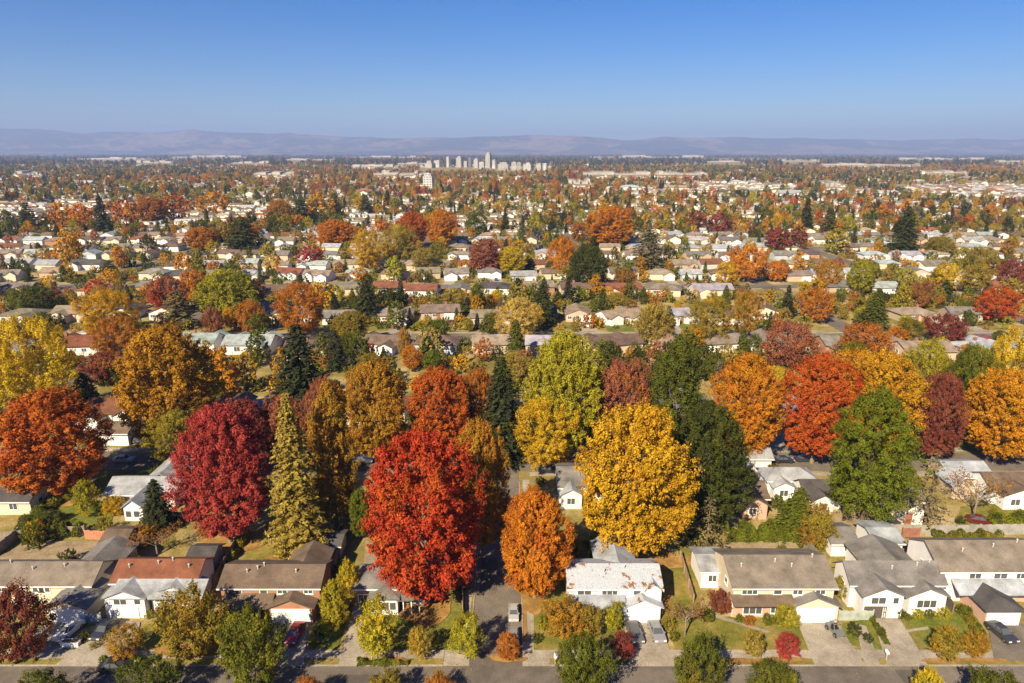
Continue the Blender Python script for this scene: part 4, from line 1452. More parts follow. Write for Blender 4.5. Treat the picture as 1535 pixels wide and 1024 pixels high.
T('bushy', 205, 815, 178, 232, 788, 'bronze', 'rust', 'bronze bush beside the little brown-roofed shed')
T('bushy', 60, 790, 36, 88, 764, 'green', 'grey', 'grey-green bush on the diagonal hedge row')
# middle distance, read one by one
MIDT = [
    ('cedar', 180, 545, 140, 214, 474, 'rust', 'bronze', 'open'), ('open', 160, 512, 118, 205, 435, 'gold', 'amber', 0), ('oval', 340, 482, 298, 386, 404, 'lime', 'leafgreen', 0),
    ('bushy', 290, 452, 268, 316, 404, 'orange', 'amber', 0), ('bushy', 250, 470, 220, 280, 414, 'muted', 'red', 0), ('cedar', 264, 492, 240, 292, 436, 'grey', 'olive', 0),
    ('bushy', 375, 500, 354, 396, 450, 'rust', 'bronze', 0), ('bushy', 320, 505, 304, 336, 460, 'muted', 'brown', 0), ('young', 345, 496, 332, 358, 460, 'amber', 'gold', 0),
    ('open', 450, 510, 414, 490, 424, 'rust', 'orange', 0), ('spruce', 548, 482, 526, 571, 422, 'fir', 'green', 0), ('open', 778, 516, 738, 816, 446, 'straw', 'yellow', 0),
    ('spruce', 815, 488, 796, 834, 418, 'dark', 'fir', 0), ('oval', 880, 436, 852, 911, 366, 'dark', 'green', 0), ('bushy', 982, 518, 950, 1012, 454, 'khaki', 'olive', 0),
    ('open', 1065, 520, 1032, 1096, 444, 'olive', 'amber', 0), ('open', 1118, 508, 1096, 1141, 436, 'bronze', 'olive', 0), ('bushy', 1222, 484, 1198, 1250, 430, 'rust', 'amber', 0),
    ('spruce', 1313, 492, 1291, 1336, 432, 'green', 'dark', 0), ('bushy', 1495, 482, 1462, 1526, 429, 'redorange', 'red', 0), ('bushy', 1418, 518, 1386, 1448, 471, 'maroon', 'maroon', 0),
    ('oval', 1292, 442, 1271, 1313, 389, 'lime', 'leafgreen', 0), ('young', 1418, 440, 1399, 1439, 394, 'yellow', 'gold', 0), ('young', 1463, 441, 1440, 1488, 392, 'olive', 'amber', 0),
    ('young', 1090, 434, 1071, 1106, 392, 'gold', 'yellow', 0), ('bushy', 1118, 422, 1088, 1152, 367, 'orange', 'rust', 0), ('bushy', 1165, 422, 1145, 1183, 391, 'orange', 'redorange', 0),
    ('bushy', 1240, 436, 1219, 1263, 390, 'bronze', 'rust', 0), ('bushy', 1185, 552, 1140, 1226, 482, 'muted', 'rust', 0), ('bushy', 1298, 545, 1254, 1336, 484, 'rust', 'muted', 0),
    ('bushy', 60, 470, 10, 80, 428, 'green', 'dark', 0), ('bushy', 85, 458, 68, 94, 434, 'crimson', 'maroon', 0), ('oval', 912, 372, 880, 951, 309, 'orange', 'amber', 0),
    ('cedar', 972, 402, 945, 1000, 340, 'grey', 'dark', 0), ('open', 842, 416, 820, 868, 355, 'orange', 'amber', 0), ('oval', 727, 412, 703, 753, 358, 'muted', 'maroon', 0),
    ('oval', 766, 412, 742, 791, 369, 'yellow', 'lime', 0), ('open', 552, 410, 526, 580, 345, 'gold', 'khaki', 0), ('open', 598, 400, 572, 628, 338, 'khaki', 'yellow', 0),
    ('open', 640, 408, 612, 660, 372, 'khaki', 'olive', 0), ('oval', 618, 372, 594, 640, 318, 'redorange', 'rust', 0), ('oval', 662, 372, 636, 686, 314, 'orange', 'gold', 0),
    ('oval', 500, 372, 474, 528, 330, 'orange', 'rust', 0), ('oval', 464, 402, 448, 482, 368, 'crimson', 'maroon', 0), ('oval', 300, 378, 281, 326, 340, 'orange', 'bronze', 0),
    ('oval', 100, 400, 84, 120, 346, 'amber', 'orange', 0), ('spruce', 152, 350, 136, 168, 291, 'fir', 'dark', 0), ('cedar', 360, 378, 334, 395, 326, 'dark', 'green', 0),
    ('oval', 120, 345, 106, 134, 306, 'orange', 'rust', 0), ('oval', 92, 342, 78, 106, 304, 'amber', 'orange', 0), ('oval', 190, 344, 170, 206, 300, 'rust', 'redorange', 0),
    ('oval', 230, 336, 206, 250, 296, 'rust', 'brown', 0), ('oval', 262, 332, 244, 282, 290, 'rust', 'redorange', 0), ('cedar', 42, 345, 22, 58, 302, 'dark', 'fir', 0),
    ('oval', 320, 322, 300, 340, 288, 'amber', 'rust', 0), ('oval', 420, 338, 398, 440, 300, 'bronze', 'rust', 0), ('cedar', 450, 340, 430, 470, 296, 'dark', 'green', 0),
    ('oval', 480, 330, 462, 500, 292, 'amber', 'olive', 0), ('cedar', 502, 325, 488, 516, 288, 'dark', 'fir', 0), ('cedar', 548, 322, 534, 562, 290, 'dark', 'fir', 0),
    ('spruce', 580, 312, 572, 590, 284, 'fir', 'dark', 0), ('spruce', 1355, 382, 1332, 1382, 310, 'dark', 'green', 0), ('spruce', 1208, 350, 1196, 1222, 296, 'fir', 'dark', 0),
    ('bushy', 1164, 378, 1148, 1182, 342, 'maroon', 'crimson', 0), ('bushy', 1192, 376, 1174, 1212, 343, 'maroon', 'maroon', 0), ('oval', 1252, 380, 1240, 1270, 344, 'lime', 'gold', 0),
    ('cedar', 1242, 352, 1230, 1258, 310, 'dark', 'green', 0), ('oval', 712, 352, 698, 728, 318, 'green', 'dark', 0), ('spruce', 757, 350, 748, 768, 310, 'fir', 'dark', 0),
    ('bushy', 1042, 345, 1028, 1056, 316, 'maroon', 'rust', 0), ('bushy', 1078, 352, 1062, 1098, 322, 'maroon', 'crimson', 0), ('oval', 868, 362, 856, 880, 334, 'rust', 'maroon', 0),
    ('bushy', 1470, 418, 1448, 1500, 372, 'olive', 'green', 0), ('bushy', 1515, 432, 1492, 1545, 388, 'maroon', 'muted', 0), ('oval', 1410, 385, 1388, 1430, 355, 'olive', 'lime', 0),
    ('bushy', 935, 436, 918, 956, 402, 'brown', 'green', 0), ('bushy', 660, 518, 640, 676, 478, 'green', 'leafgreen', 0), ('bushy', 525, 536, 508, 541, 498, 'green', 'dark', 0),
    ('young', 606, 545, 596, 618, 490, 'bronze', 'olive', 0), ('young', 648, 560, 630, 664, 524, 'leafgreen', 'green', 0), ('bushy', 1375, 462, 1350, 1396, 424, 'brown', 'maroon', 0),
    ('bushy', 158, 575, 118, 186, 528, 'maroon', 'rust', 0), ('bushy', 735, 500, 720, 754, 468, 'green', 'olive', 0), ('young', 1130, 545, 1118, 1142, 500, 'green', 'dark', 0),
]
SHAPE = {'open': 'open-crowned', 'oval': 'oval', 'bushy': 'spreading', 'young': 'small round', 'cedar': 'broad conifer', 'spruce': 'pointed conifer'}
MID = []                                    # (object, px, py, description) for later labels
for (k, bx, by, x0, x1, yt, c1, c2, f) in MIDT:
    if f == 'open':
        k = 'open'
    nm = 'conifer_tree' if k in ('cedar', 'spruce') else 'broadleaf_tree'
    far_ = P(bx, by).y > 330
    if far_:
        k2 = {'open': 'round', 'oval': 'upright' if (x1 - x0) < 34 else 'round', 'bushy': 'round', 'young': 'round', 'cedar': 'cedar', 'spruce': 'fir'}[k]
        # the largest of the distant ones keep their full crowns
        if x1 - x0 > 40:
            o = T(k, bx, by, x0, x1, yt, c1, c2, None, nm)
        else:
            o = T(k2, bx, by, x0, x1, yt, c1, c2, None, nm, low_=True)
    else:
        o = T(k, bx, by, x0, x1, yt, c1, c2, None, nm)
    MID.append((o, nm, c1, SHAPE[k], o.location.x, o.location.y))

# ------------------------------------------------------------------ cars
def car_meshes():
    L, W = 4.4, 1.78
    b = MB()
    # side outline, nose towards -Y; swept over stations across the width so that the flanks tuck in
    prof = [(-2.2, .34), (-2.2, .62), (-2.02, .78), (-1.0, .92), (-.92, .93), (1.55, .98), (2.08, .94), (2.2, .70), (2.18, .36), (1.75, .24), (-1.75, .24)]
    st = [(-.89, .93, .06), (-.86, .98, .0), (-.5, 1.0, .0), (.5, 1.0, .0), (.86, .98, .0), (.89, .93, .06)]
    rings = []
    for (x, k, dz) in st:
        rings.append([(x, y * k, z - (dz if z > .6 else -dz)) for (y, z) in prof])
    base = len(b.v)
    n = len(prof)
    for r_ in rings:
        b.v += r_
    for i in range(len(rings) - 1):
        for j in range(n):
            j2 = (j + 1) % n
            b.f.append((i * n + j, i * n + j2, (i + 1) * n + j2, (i + 1) * n + j))
            b.mi.append(0)
    b.f.append(tuple(range(n - 1, -1, -1)))
    b.f.append(tuple(range((len(rings) - 1) * n, len(rings) * n)))
    b.mi += [0, 0]
    roof = [(-.62, -.30, 1.40), (.62, -.30, 1.40), (.60, .95, 1.39), (-.60, .95, 1.39)]
    b.solid(roof, [(x * .95, y * .97 + .01, z + .06) for x, y, z in roof])
    for sx in (-1, 1):
        for (p0, p1) in (((.80, -1.0, .93), (.62, -.30, 1.42)), ((.80, 1.72, .97), (.60, .95, 1.42)), ((.83, .35, .95), (.64, .35, 1.42))):
            b.tube([(sx * p0[0], p0[1], p0[2]), (sx * p1[0], p1[1], p1[2])], [.05, .045], 5)
        b.box(sx * .93 - .09, sx * .93 + .09, -.86, -.70, .93, 1.06)
    gl = MB()
    gl.solid([(-.80, -1.0, .90), (.80, -1.0, .90), (.80, 1.72, .90), (-.80, 1.72, .90)], [(-.61, -.29, 1.41), (.61, -.29, 1.41), (.59, .94, 1.40), (-.59, .94, 1.40)])
    ty, ri = MB(), MB()
    ty.tube([(-.11, 0, 0), (-.09, 0, 0), (.09, 0, 0), (.11, 0, 0)], [.27, .32, .32, .27], 16)
    ri.tube([(-.125, 0, 0), (.125, 0, 0)], [.19, .19], 12)
    hl, tl = MB(), MB()
    hl.box(-.2, .2, -.05, .06, -.07, .07)
    tl.box(-.18, .18, -.06, .03, -.08, .08)
    return dict(body=b.mesh('body', M['paint']), glass=gl.mesh('window_glass', M['glass']), tyre=ty.mesh('wheel', M['tyre'], True), rim=ri.mesh('rim', M['rim']), hl=hl.mesh('headlight', M['lamp_lens']), tl=tl.mesh('tail_light', M['red_lens']))


CARM = car_meshes()


def car(loc, rz, colr, label, group=None, simple=False, sc_=.9):
    root = empty('parked_car', loc, rz, label, 'car', group)
    root.scale = (sc_, sc_, sc_)
    new_obj('body', CARM['body'], root, None, colr)
    new_obj('window_glass', CARM['glass'], root)
    if simple:
        return root
    for sx in (-1, 1):
        for y in (-1.35, 1.38):
            w = new_obj('wheel', CARM['tyre'], root, (sx * .80, y, .32))
            new_obj('rim', CARM['rim'], w)
        new_obj('headlight', CARM['hl'], root, (sx * .62, -2.16, .66))
        new_obj('tail_light', CARM['tl'], root, (sx * .64, 2.16, .74))
    return root


def car_px(px, py, rz, colr, label, z=.14, **k):
    p = P(px, py)
    return car((p.x, p.y, z), R(rz), colr, label, **k)


SILV, BLK, WHT = (.42, .43, .45), (.02, .021, .024), (.75, .75, .74)
car_px(104, 951, -12, WHT, 'white car parked on the drive at the left under the dark garage roof')
car_px(158, 950, -8, (.03, .035, .045), 'black car parked on the drive of the white house with red-brown roof')
car_px(175, 1004, 90, BLK, 'black car parked at the kerb before the low verge hedge', z=.03)
car_px(443, 955, -4, (.30, .015, .025), 'red car parked before the white garage of the brick house')
car_px(770, 923, 0, (.36, .36, .37), 'silver car parked on the side street, further of the two', z=.05, sc_=.76)
car_px(770, 959, 0, (.20, .21, .23), 'dark grey car parked on the side street, nearer of the two', z=.05, sc_=.76)
car_px(951, 954, 6, (.10, .10, .105), 'charcoal car on the left side of the drive before the leafy roofed house')
car_px(984, 953, 4, (.22, .23, .25), 'grey car on the right side of the drive before the leafy roofed house')
car_px(1174, 693, 92, BLK, 'black car parked on the second street above the pale hip-roofed bungalow', z=.04)
car_px(1206, 691, 90, (.03, .03, .035), 'black car parked in the shade under the red-orange street tree', z=.04)
car_px(1331, 784, 30, (.05, .05, .055), 'dark car in the drive beside the leaf-green tree', z=.05)
car_px(1468, 784, 70, (.10, .014, .014), 'dark red car in the drive under the half-bare brown tree', z=.05)
car_px(207, 664, 80, (.12, .13, .15), 'dark grey car in the drive left of the great amber-brown tree', z=.05)
car_px(186, 692, 92, (.3, .31, .33), 'silver-grey car on the second street at the left', z=.04)
car_px(544, 694, 90, (.06, .06, .07), 'dark car in deep shade behind the bronze street tree', z=.04)
car_px(822, 708, 88, BLK, 'black car parked beneath the golden-yellow junction tree', z=.05)
car_px(1500, 954, 8, (.04, .04, .05), 'black car on the dark drive at the right edge')
# small open utility buggy on the wide drive
p = P(1251, 950)
bg_ = empty('utility_buggy', (p.x, p.y, .14), R(12), 'small grey open utility buggy standing on the wide drive', 'buggy')
b = MB()
b.box(-.6, .6, -1.2, 1.2, .35, .55)
b.box(-.55, .55, -1.15, -.5, .55, .85)
b.box(-.6, .6, .35, 1.2, .55, .8)
b.obj('body', M['fabric'], bg_, (.16, .17, .17))
b = MB()
for sx in (-.55, .55):
    b.tube([(sx, -.5, .8), (sx, -.35, 1.6), (sx, .5, 1.6), (sx, .6, .8)], [.035] * 4, 6)
b.tube([(-.55, -.35, 1.6), (.55, -.35, 1.6)], [.035] * 2, 6)
b.tube([(-.55, .5, 1.6), (.55, .5, 1.6)], [.035] * 2, 6)
b.obj('roll_cage', M['fabric'], bg_, (.25, .25, .25))
b = MB()
b.box(-.45, .45, -.1, .3, .55, .75)
b.box(-.45, .45, .22, .32, .75, 1.2)
b.obj('seat', M['fabric'], bg_, (.03, .03, .03))
for sx in (-.62, .62):
    for y in (-.8, .8):
        w_ = new_obj('wheel', CARM['tyre'], bg_, (sx, y, .3))
        new_obj('rim', CARM['rim'], w_)
# white planter box on the verge between the drives, pale boulders, letter boxes
p = P(107, 968)
pl = empty('planter', (p.x, p.y, .1), 0, 'low white planter wall with shrubs between two drives at left', 'planter')
b = MB()
b.box(-1.1, 1.1, -.35, .35, -.1, .55)
b.box(-1.2, 1.2, -.45, .45, .55, .63)
b.obj('wall', M['trim'], pl, WHITE)
b = MB()
b.box(-1.0, 1.0, -.25, .25, .631, .66)
b.obj('soil', M['mulch'], pl)
for (px, py, lab) in ((1328, 990, 'white letterbox on a post by the long concrete drive'), (888, 988, 'white letterbox on a post beside the bushy green kerb tree'), (832, 996, 'white letterbox on the corner verge right of the side street')):
    p = P(px, py)
    r_ = empty('letterbox', (p.x, p.y, .1), 0, lab, 'letterbox')
    b = MB()
    b.box(-.06, .06, -.06, .06, -.2, 1.0)
    b.obj('post', M['wood'], r_, (.4, .36, .3))
    b = MB()
    b.solid([(-.16, -.28, 1.0), (.16, -.28, 1.0), (.16, .28, 1.0), (-.16, .28, 1.0)], [(-.16, -.28, 1.22), (.16, -.28, 1.22), (.16, .28, 1.22), (-.16, .28, 1.22)])
    b.solid([(-.16, -.28, 1.221), (.16, -.28, 1.221), (.16, .28, 1.221), (-.16, .28, 1.221)], [(-.08, -.28, 1.33), (.08, -.28, 1.33), (.08, .28, 1.33), (-.08, .28, 1.33)])
    b.obj('box', M['trim'], r_, WHITE)

# ------------------------------------------------------------------ middle-distance houses
def wing_meshes(x0, x1, ya, yb, yc, he, rise, yr=None):
    a, b = MB(), MB()
    gable_wall(a, x0, x1, ya, yb, he, rise, 'Y', -.3)
    gable_roof(b, x0, x1, ya if yr is None else yr, yc, he, rise, 'Y', .4)
    return a.mesh('wing_wall', M['wall']), b.mesh('wing_roof', M['roof'])


def mid_types():
    out = []
    for (w, d, kind, wing) in ((14, 9, 'gable', 1), (15, 9, 'hip', -1), (12, 9, 'gable', -1), (13, 8.5, 'gable', 0), (10, 12, 'gableY', 0), (14, 10, 'hip', 1), (16, 9, 'cross', 1), (15, 9, 'cross', -1)):
        he, rise = 2.8, 1.7
        W_, R_ = MB(), MB()
        a, b = -w / 2, w / 2
        if kind == 'hip':
            W_.box(a, b, 0, d, -.3, he)
            hip_roof(R_, a, b, 0, d, he, rise)
        else:
            ax = 'Y' if kind == 'gableY' else 'X'
            gable_wall(W_, a, b, 0, d, he, rise, ax, -.3)
            gable_roof(R_, a, b, 0, d, he, rise, ax, .5)
        gx, gy = w * .28 * (wing or 1), -.03
        wings = []
        if wing:
            x0, x1 = gx - 3.1, gx + 3.1
            wings.append(wing_meshes(x0, x1, -3.2, 1.0, 2.0, 2.5, 1.2))
            gy = -3.22
        if kind == 'cross':
            x0, x1 = -gx - 2.6, -gx + 2.6
            wings.append(wing_meshes(x0, x1, -1.6, 1.0, 2.2, 2.7, 1.3))
            wings.append(wing_meshes(gx - 2.5, gx + 2.5, d - 1, d + 3.5, d + 3.5, 2.6, 1.2, d - 2))
        wins = []
        for x in (-w * .36, -w * .14, w * .08, w * .36):
            if kind == 'cross' and abs(x + gx) < 3.2:
                continue
            if abs(x - gx) > 3.6:
                wins.append((x, 0, 1.55, 1.7, 1.15, 0))
        wins.append((b, d * .5, 1.6, 1.3, 1.1, math.pi / 2))
        wins.append((-w * .25, d, 1.6, 1.5, 1.1, math.pi))
        wins.append((w * .2, d, 1.5, 2.0, 1.5, math.pi))
        out.append(dict(w=w, d=d, wall=W_.mesh('wall', M['wall']), roof=R_.mesh('roof', M['roof']), gar=(gx, gy), wings=wings, wins=wins, door=(-gx * .2, -.02), he=he, rise=rise))
    return out


MT = mid_types()
ROWS = [(146.0, 1), (202.0, -1), (242.0, 1), (292.0, -1), (329.0, 1), (358.0, -1), (395.0, 1), (424.0, -1), (461.0, 1), (490.0, -1)]
MIDH = []
mc = MB()
for ri, (Yr, face) in enumerate(ROWS):
    hw = .752 * zc(Yr) + 4
    x = -hw + rnd.uniform(0, 8)
    k = 0
    while x < hw:
        t = rnd.choice(MT)
        w = t['w'] * (1 if Yr < 300 else .9)
        xc = x + w / 2
        x += w + rnd.uniform(2.5, 6.0)
        if any(abs(xc - cx) < hw_ + w / 2 + 1.5 and y0 - 6 < Yr < y1 + 8 for cx, hw_, y0, y1 in CROSS):
            continue
        if any(math.hypot(xc - tx, Yr + 4 - ty) < 3.0 for tx, ty, _ in TREES):
            continue
        if Yr < 150 and any(f[0] < xc + w / 2 and f[1] > xc - w / 2 and f[2] < Yr + 8 and f[3] > Yr - 4 for f in FOOT):
            continue
        y = Yr + rnd.uniform(-5.0, 5.0)
        rc = rnd.choices(list(ROOF), [18, 14, 12, 20, 9, 6, 5, 18, 6])[0]
        wc = rnd.choices(list(WALL), [34, 20, 10, 6, 5, 9, 5, 5])[0]
        rz = (0 if face > 0 else math.pi) + R(rnd.gauss(0, 8))
        sc_ = rnd.uniform(.92, 1.1) if Yr < 300 else rnd.uniform(.82, .98)
        root = empty('house', (xc, y if face > 0 else y + 8, 0), rz, None, 'house')
        root.scale = (sc_, sc_ * rnd.uniform(.9, 1.05), rnd.uniform(.95, 1.15))
        cw_, cr_ = jit(WALL[wc], .06), jit(ROOF[rc], .14)
        new_obj('wall', t['wall'], root, None, cw_)
        new_obj('roof', t['roof'], root, None, cr_)
        for a_m, b_m in t['wings']:
            new_obj('wing_wall', a_m, root, None, cw_)
            new_obj('wing_roof', b_m, root, None, cr_)
        if Yr < 400:
            gd = new_obj('garage_door', garage_door_mesh(4.6, 2.1), root, (t['gar'][0], t['gar'][1], 0), WHITE)
        if Yr < 300:
            for q in t['wins']:
                add_window(root, *q)
            add_door(root, *t['door'])
            if rnd.random() < .4:
                chimney(root, w * .15, t['d'] * .5, 3.0, 5.2)
        if Yr < 345:
            dx = t['gar'][0] * (1 if face > 0 else -1)
            ya, yb = (y - 14, y - 3) if face > 0 else (y + 11, y + 23)
            rect('driveway', xc + dx - 2.5, xc + dx + 2.5, ya, yb, .05 + .001 * (k % 3), M['concrete'])
            if rnd.random() < .75:
                s_ = -1 if dx > 0 else 1
                la, lb = (y - 11.5, y - 1.5) if face > 0 else (y + 10, y + 19)
                rect('lawn', xc + (s_ * w * .5 if s_ < 0 else dx + 3), xc + (dx - 3 if s_ < 0 else w * .5), la, lb, .045, rnd.choice([M['lush'], M['lawn'], M['lawn']]))
        MIDH.append((root, xc, Yr, ri, rc, wc))
        FOOT.append((xc - w / 2 - .5, xc + w / 2 + .5, y - 3, y + 11))
        if rnd.random() < (.55 if Yr < 300 else .25) and Yr < 430:
            cs = face * -1
            st_y = min(STREETS, key=lambda s: abs(s - (Yr + cs * 20)))
            if rnd.random() < .5:
                MID_CAR = (xc + rnd.uniform(-6, 6), st_y - cs * 3.0, rnd.choice([90, 270]))
            else:
                dx = t['gar'][0] * (1 if face > 0 else -1)
                MID_CAR = (xc + dx + rnd.uniform(-1, 1), (y - 7) if face > 0 else (y + 15), 0)
            cn = rnd.choice(['white', 'silver', 'black', 'dark grey', 'red', 'blue'])
            cc = {'white': WHT, 'silver': SILV, 'black': BLK, 'dark grey': (.1, .1, .11), 'red': (.3, .02, .02), 'blue': (.04, .08, .2)}[cn]
            c_o = car((MID_CAR[0], MID_CAR[1], .06), R(MID_CAR[2]), cc, None, None, Yr > 150)
            MIDC = globals().setdefault('MIDC', [])
            MIDC.append((c_o, MID_CAR[0], Yr, ri, cn))
        k += 1

# ------------------------------------------------------------------ garden trees and shrubs scattered through the yards
def blocked(x, y, m=0.0):
    if any(f[0] - m < x < f[1] + m and f[2] - m < y < f[3] + m for f in FOOT):
        return True
    if any(abs(y - s) < 6.4 for s in STREETS):
        return True
    return any(abs(x - cx) < hw_ + .8 and y0 < y < y1 for cx, hw_, y0, y1 in CROSS)


KEEP_CLEAR = [q for q in TREES if q[1] > 150 and q[2] > 9.5]
PAL_B = [('orange', 8), ('amber', 9), ('gold', 11), ('yellow', 6), ('lime', 11), ('olive', 17), ('khaki', 14), ('rust', 7), ('bronze', 9), ('brown', 3), ('muted', 5), ('crimson', 1), ('maroon', 2), ('redorange', 3), ('green', 15), ('leafgreen', 6), ('dark', 7)]
PAL_C = [('fir', 8), ('dark', 10), ('green', 6), ('grey', 3)]
PAL_S = [('green', 14), ('leafgreen', 9), ('dark', 9), ('olive', 10), ('lime', 6), ('khaki', 5), ('bronze', 4), ('rust', 3), ('gold', 3), ('maroon', 2)]


def pick(pal):
    return rnd.choices([a for a, _ in pal], [b for _, b in pal])[0]


def scatter(count, y0, y1, minor, fn):
    n = tries = 0
    while n < count and tries < count * 40:
        tries += 1
        y = math.sqrt(rnd.uniform(y0 * y0, y1 * y1))
        x = rnd.uniform(-1, 1) * .752 * zc(y)
        if blocked(x, y, minor):
            continue
        if any((x - a) ** 2 + (y - b) ** 2 < (minor + c * .22) ** 2 for a, b, c in TREES):
            continue
        if any(abs(x - a) < c * .45 and b - 16 < y < b for a, b, c in KEEP_CLEAR):
            continue
        fn(x, y)
        n += 1


def rowi(y):
    return min(range(len(ROWS)), key=lambda i: abs(ROWS[i][0] + 4 - y))


def add_b(x, y):
    c1, c2 = pick(PAL_B), pick(PAL_B)
    if rnd.random() < .55:
        c2 = c1
    H = rnd.choice([rnd.uniform(3.5, 6), rnd.uniform(4.5, 8), rnd.uniform(6, 11)]) * (1 if y < 250 else .82)
    W = H * rnd.uniform(.75, 1.15)
    if y < 270:
        o = plant_tree(rnd.choice(['young', 'bushy', 'bushy', 'open'] if H < 9 else ['oval', 'open', 'open']), (x, y, 0), H, W, c1, c2, None, 'broadleaf_tree')
    else:
        o = plant_tree(rnd.choice(['round', 'round', 'upright']), (x, y, 0), H, W, c1, c2, None, 'broadleaf_tree', low_=True)
    TREES.append((x, y, W))
    MID.append((o, 'broadleaf_tree', c1, 'tall' if H > 9 else ('round' if H > 5.5 else 'small round'), x, y))


def add_c(x, y):
    c1 = pick(PAL_C)
    H = rnd.choice([rnd.uniform(4, 8), rnd.uniform(6, 10), rnd.uniform(9, 15)]) * (1 if y < 250 else .85)
    W = H * rnd.uniform(.4, .75)
    kk = rnd.choice(['spruce', 'cedar', 'cedar', 'spruce'])
    if y < 270:
        o = plant_tree(kk, (x, y, 0), H, W, c1, c1, None, 'conifer_tree')
    else:
        o = plant_tree('fir' if kk == 'spruce' else 'cedar', (x, y, 0), H, W * 1.1, c1, c1, None, 'conifer_tree', low_=True)
    TREES.append((x, y, W))
    MID.append((o, 'conifer_tree', c1, ('tall' if H > 11 else 'short') + (' pointed conifer' if kk == 'spruce' else ' broad conifer'), x, y))


def add_s(x, y, small=False):
    c1 = pick(PAL_S)
    W = rnd.uniform(1.1, 2.1) if small else rnd.uniform(1.6, 4.0)
    H = W * rnd.uniform(.6, 1.0)
    if y < 135:
        o = plant_tree('shrub', (x, y, 0), H, W, c1, pick(PAL_S), None, 'shrub', 'shrub')
    else:
        o = plant_tree('bush', (x, y, 0), H, W, c1, pick(PAL_S), None, 'shrub', 'shrub', low_=True)
    MID.append((o, 'shrub', c1, 'low' if H < 1.7 else 'rounded', x, y))


scatter(34, 152, 214, 1.0, add_b)
scatter(104, 200, 335, 1.6, add_b)
scatter(22, 330, 520, 1.5, add_b)
for (a_, b_, n_, pal_, sz) in (((50, 338), (330, 306), 26, [('rust', 5), ('orange', 6), ('amber', 4), ('redorange', 3), ('bronze', 4), ('dark', 4), ('green', 3)], (8, 12)), ((300, 372), (520, 318), 30, [('dark', 7), ('green', 6), ('rust', 4), ('bronze', 5), ('orange', 3), ('olive', 4)], (9, 14)), ((470, 375), (690, 340), 12, [('rust', 4), ('orange', 4), ('gold', 5), ('redorange', 3), ('amber', 3)], (9, 13))):
    for i in range(n_):
        f_ = (i + rnd.uniform(-.4, .4)) / n_
        q_ = P(a_[0] + (b_[0] - a_[0]) * f_, a_[1] + (b_[1] - a_[1]) * f_ + rnd.uniform(-7, 9))
        c1_ = pick(pal_)
        h_ = rnd.uniform(*sz)
        con_ = c1_ in ('dark',) and rnd.random() < .7
        o_ = plant_tree('cedar' if con_ else rnd.choice(['round', 'round', 'upright']), (q_.x, q_.y, 0), h_, h_ * rnd.uniform(.7, 1.0), c1_, pick(pal_), None, 'conifer_tree' if con_ else 'broadleaf_tree', low_=True)
        TREES.append((q_.x, q_.y, h_))
        MID.append((o_, 'conifer_tree' if con_ else 'broadleaf_tree', c1_, 'full broad conifer' if con_ else 'full-crowned', q_.x, q_.y))
scatter(40, 134, 300, 1.5, add_c)
scatter(110, 300, 620, 1.5, add_c)
scatter(52, 84, 122, .8, add_s)
scatter(185, 132, 300, .3, add_s)
for (px, py) in ((225, 926), (242, 931), (258, 926), (300, 918), (345, 926), (360, 924), (374, 922), (392, 925), (600, 912), (622, 909), (548, 912), (860, 925), (880, 921), (908, 921), (926, 930), (1108, 932), (1122, 936), (1150, 935), (1168, 935), (1345, 924), (1360, 929), (1376, 926), (1392, 925), (1412, 926), (1442, 922), (1300, 962), (1010, 960), (1002, 942), (830, 930), (815, 942), (804, 962), (130, 960), (142, 972), (94, 964), (522, 930), (470, 965), (478, 950), (320, 935), (1062, 930), (1280, 950)):
    q_ = P(px, py)
    add_s(q_.x, q_.y, True)

# ------------------------------------------------------------------ labels of everything that repeats
ORD = 'zeroth first second third fourth fifth sixth seventh eighth ninth tenth eleventh twelfth'.split()


def ordw(n):
    if n < len(ORD):
        return ORD[n]
    return f"{n}{'th' if 10 <= n % 100 <= 20 else {1: 'st', 2: 'nd', 3: 'rd'}.get(n % 10, 'th')}"


GRP_ROW = 'houses in rows beyond the second street'
by_row = {}
for q in MIDH:
    by_row.setdefault((q[3], q[4], q[5]), []).append(q)
for (ri, rc, _w), L_ in by_row.items():
    L_.sort(key=lambda q: q[1])
    for i, (o, xc, Yr, _, _, wc) in enumerate(L_):
        w_ = {'white': 'white', 'brick': 'brick', 'blue': 'pale blue'}.get(wc, wc)
        o['label'] = f"{w_} house, {RW[rc]} roof, {ordw(i + 1)} such from left in {ordw(ri + 1)} row beyond second street"
        o['group'] = GRP_ROW
        o['row_place'] = i + 1
by_k = {}
for q in MID:
    by_k.setdefault((rowi(q[5]), q[1], q[2], q[3]), []).append(q)
for (ri, nm, c1, sh), L_ in by_k.items():
    L_.sort(key=lambda q: q[4])
    kind = {'broadleaf_tree': 'tree', 'conifer_tree': '', 'shrub': 'shrub'}[nm]
    for i, (o, *_r) in enumerate(L_):
        near_ = L_[0][5] < 132
        where = 'in front-block gardens' if (nm == 'shrub' and near_) else f"along {ordw(ri + 1)} house row beyond second street"
        what = f"{sh} {CW[c1]} {kind}".strip().replace('  ', ' ')
        o['label'] = f"{what}, {ordw(i + 1)} such from left {where}" if len(L_) > 1 else f"{what}, only such one {where}"
        o['group'] = {'broadleaf_tree': 'garden and street trees among the houses', 'conifer_tree': 'conifers among the houses', 'shrub': 'garden shrubs'}[nm]
by_c = {}
for q in globals().get('MIDC', []):
    by_c.setdefault((q[3], q[4]), []).append(q)
for (ri, cn), L_ in by_c.items():
    L_.sort(key=lambda q: q[1])
    for i, (o, *_r) in enumerate(L_):
        o['label'] = f"{cn} car by {ordw(ri + 1)} house row beyond second street, {ordw(i + 1)} {cn} one from left"
        o['group'] = 'cars parked among the far rows'

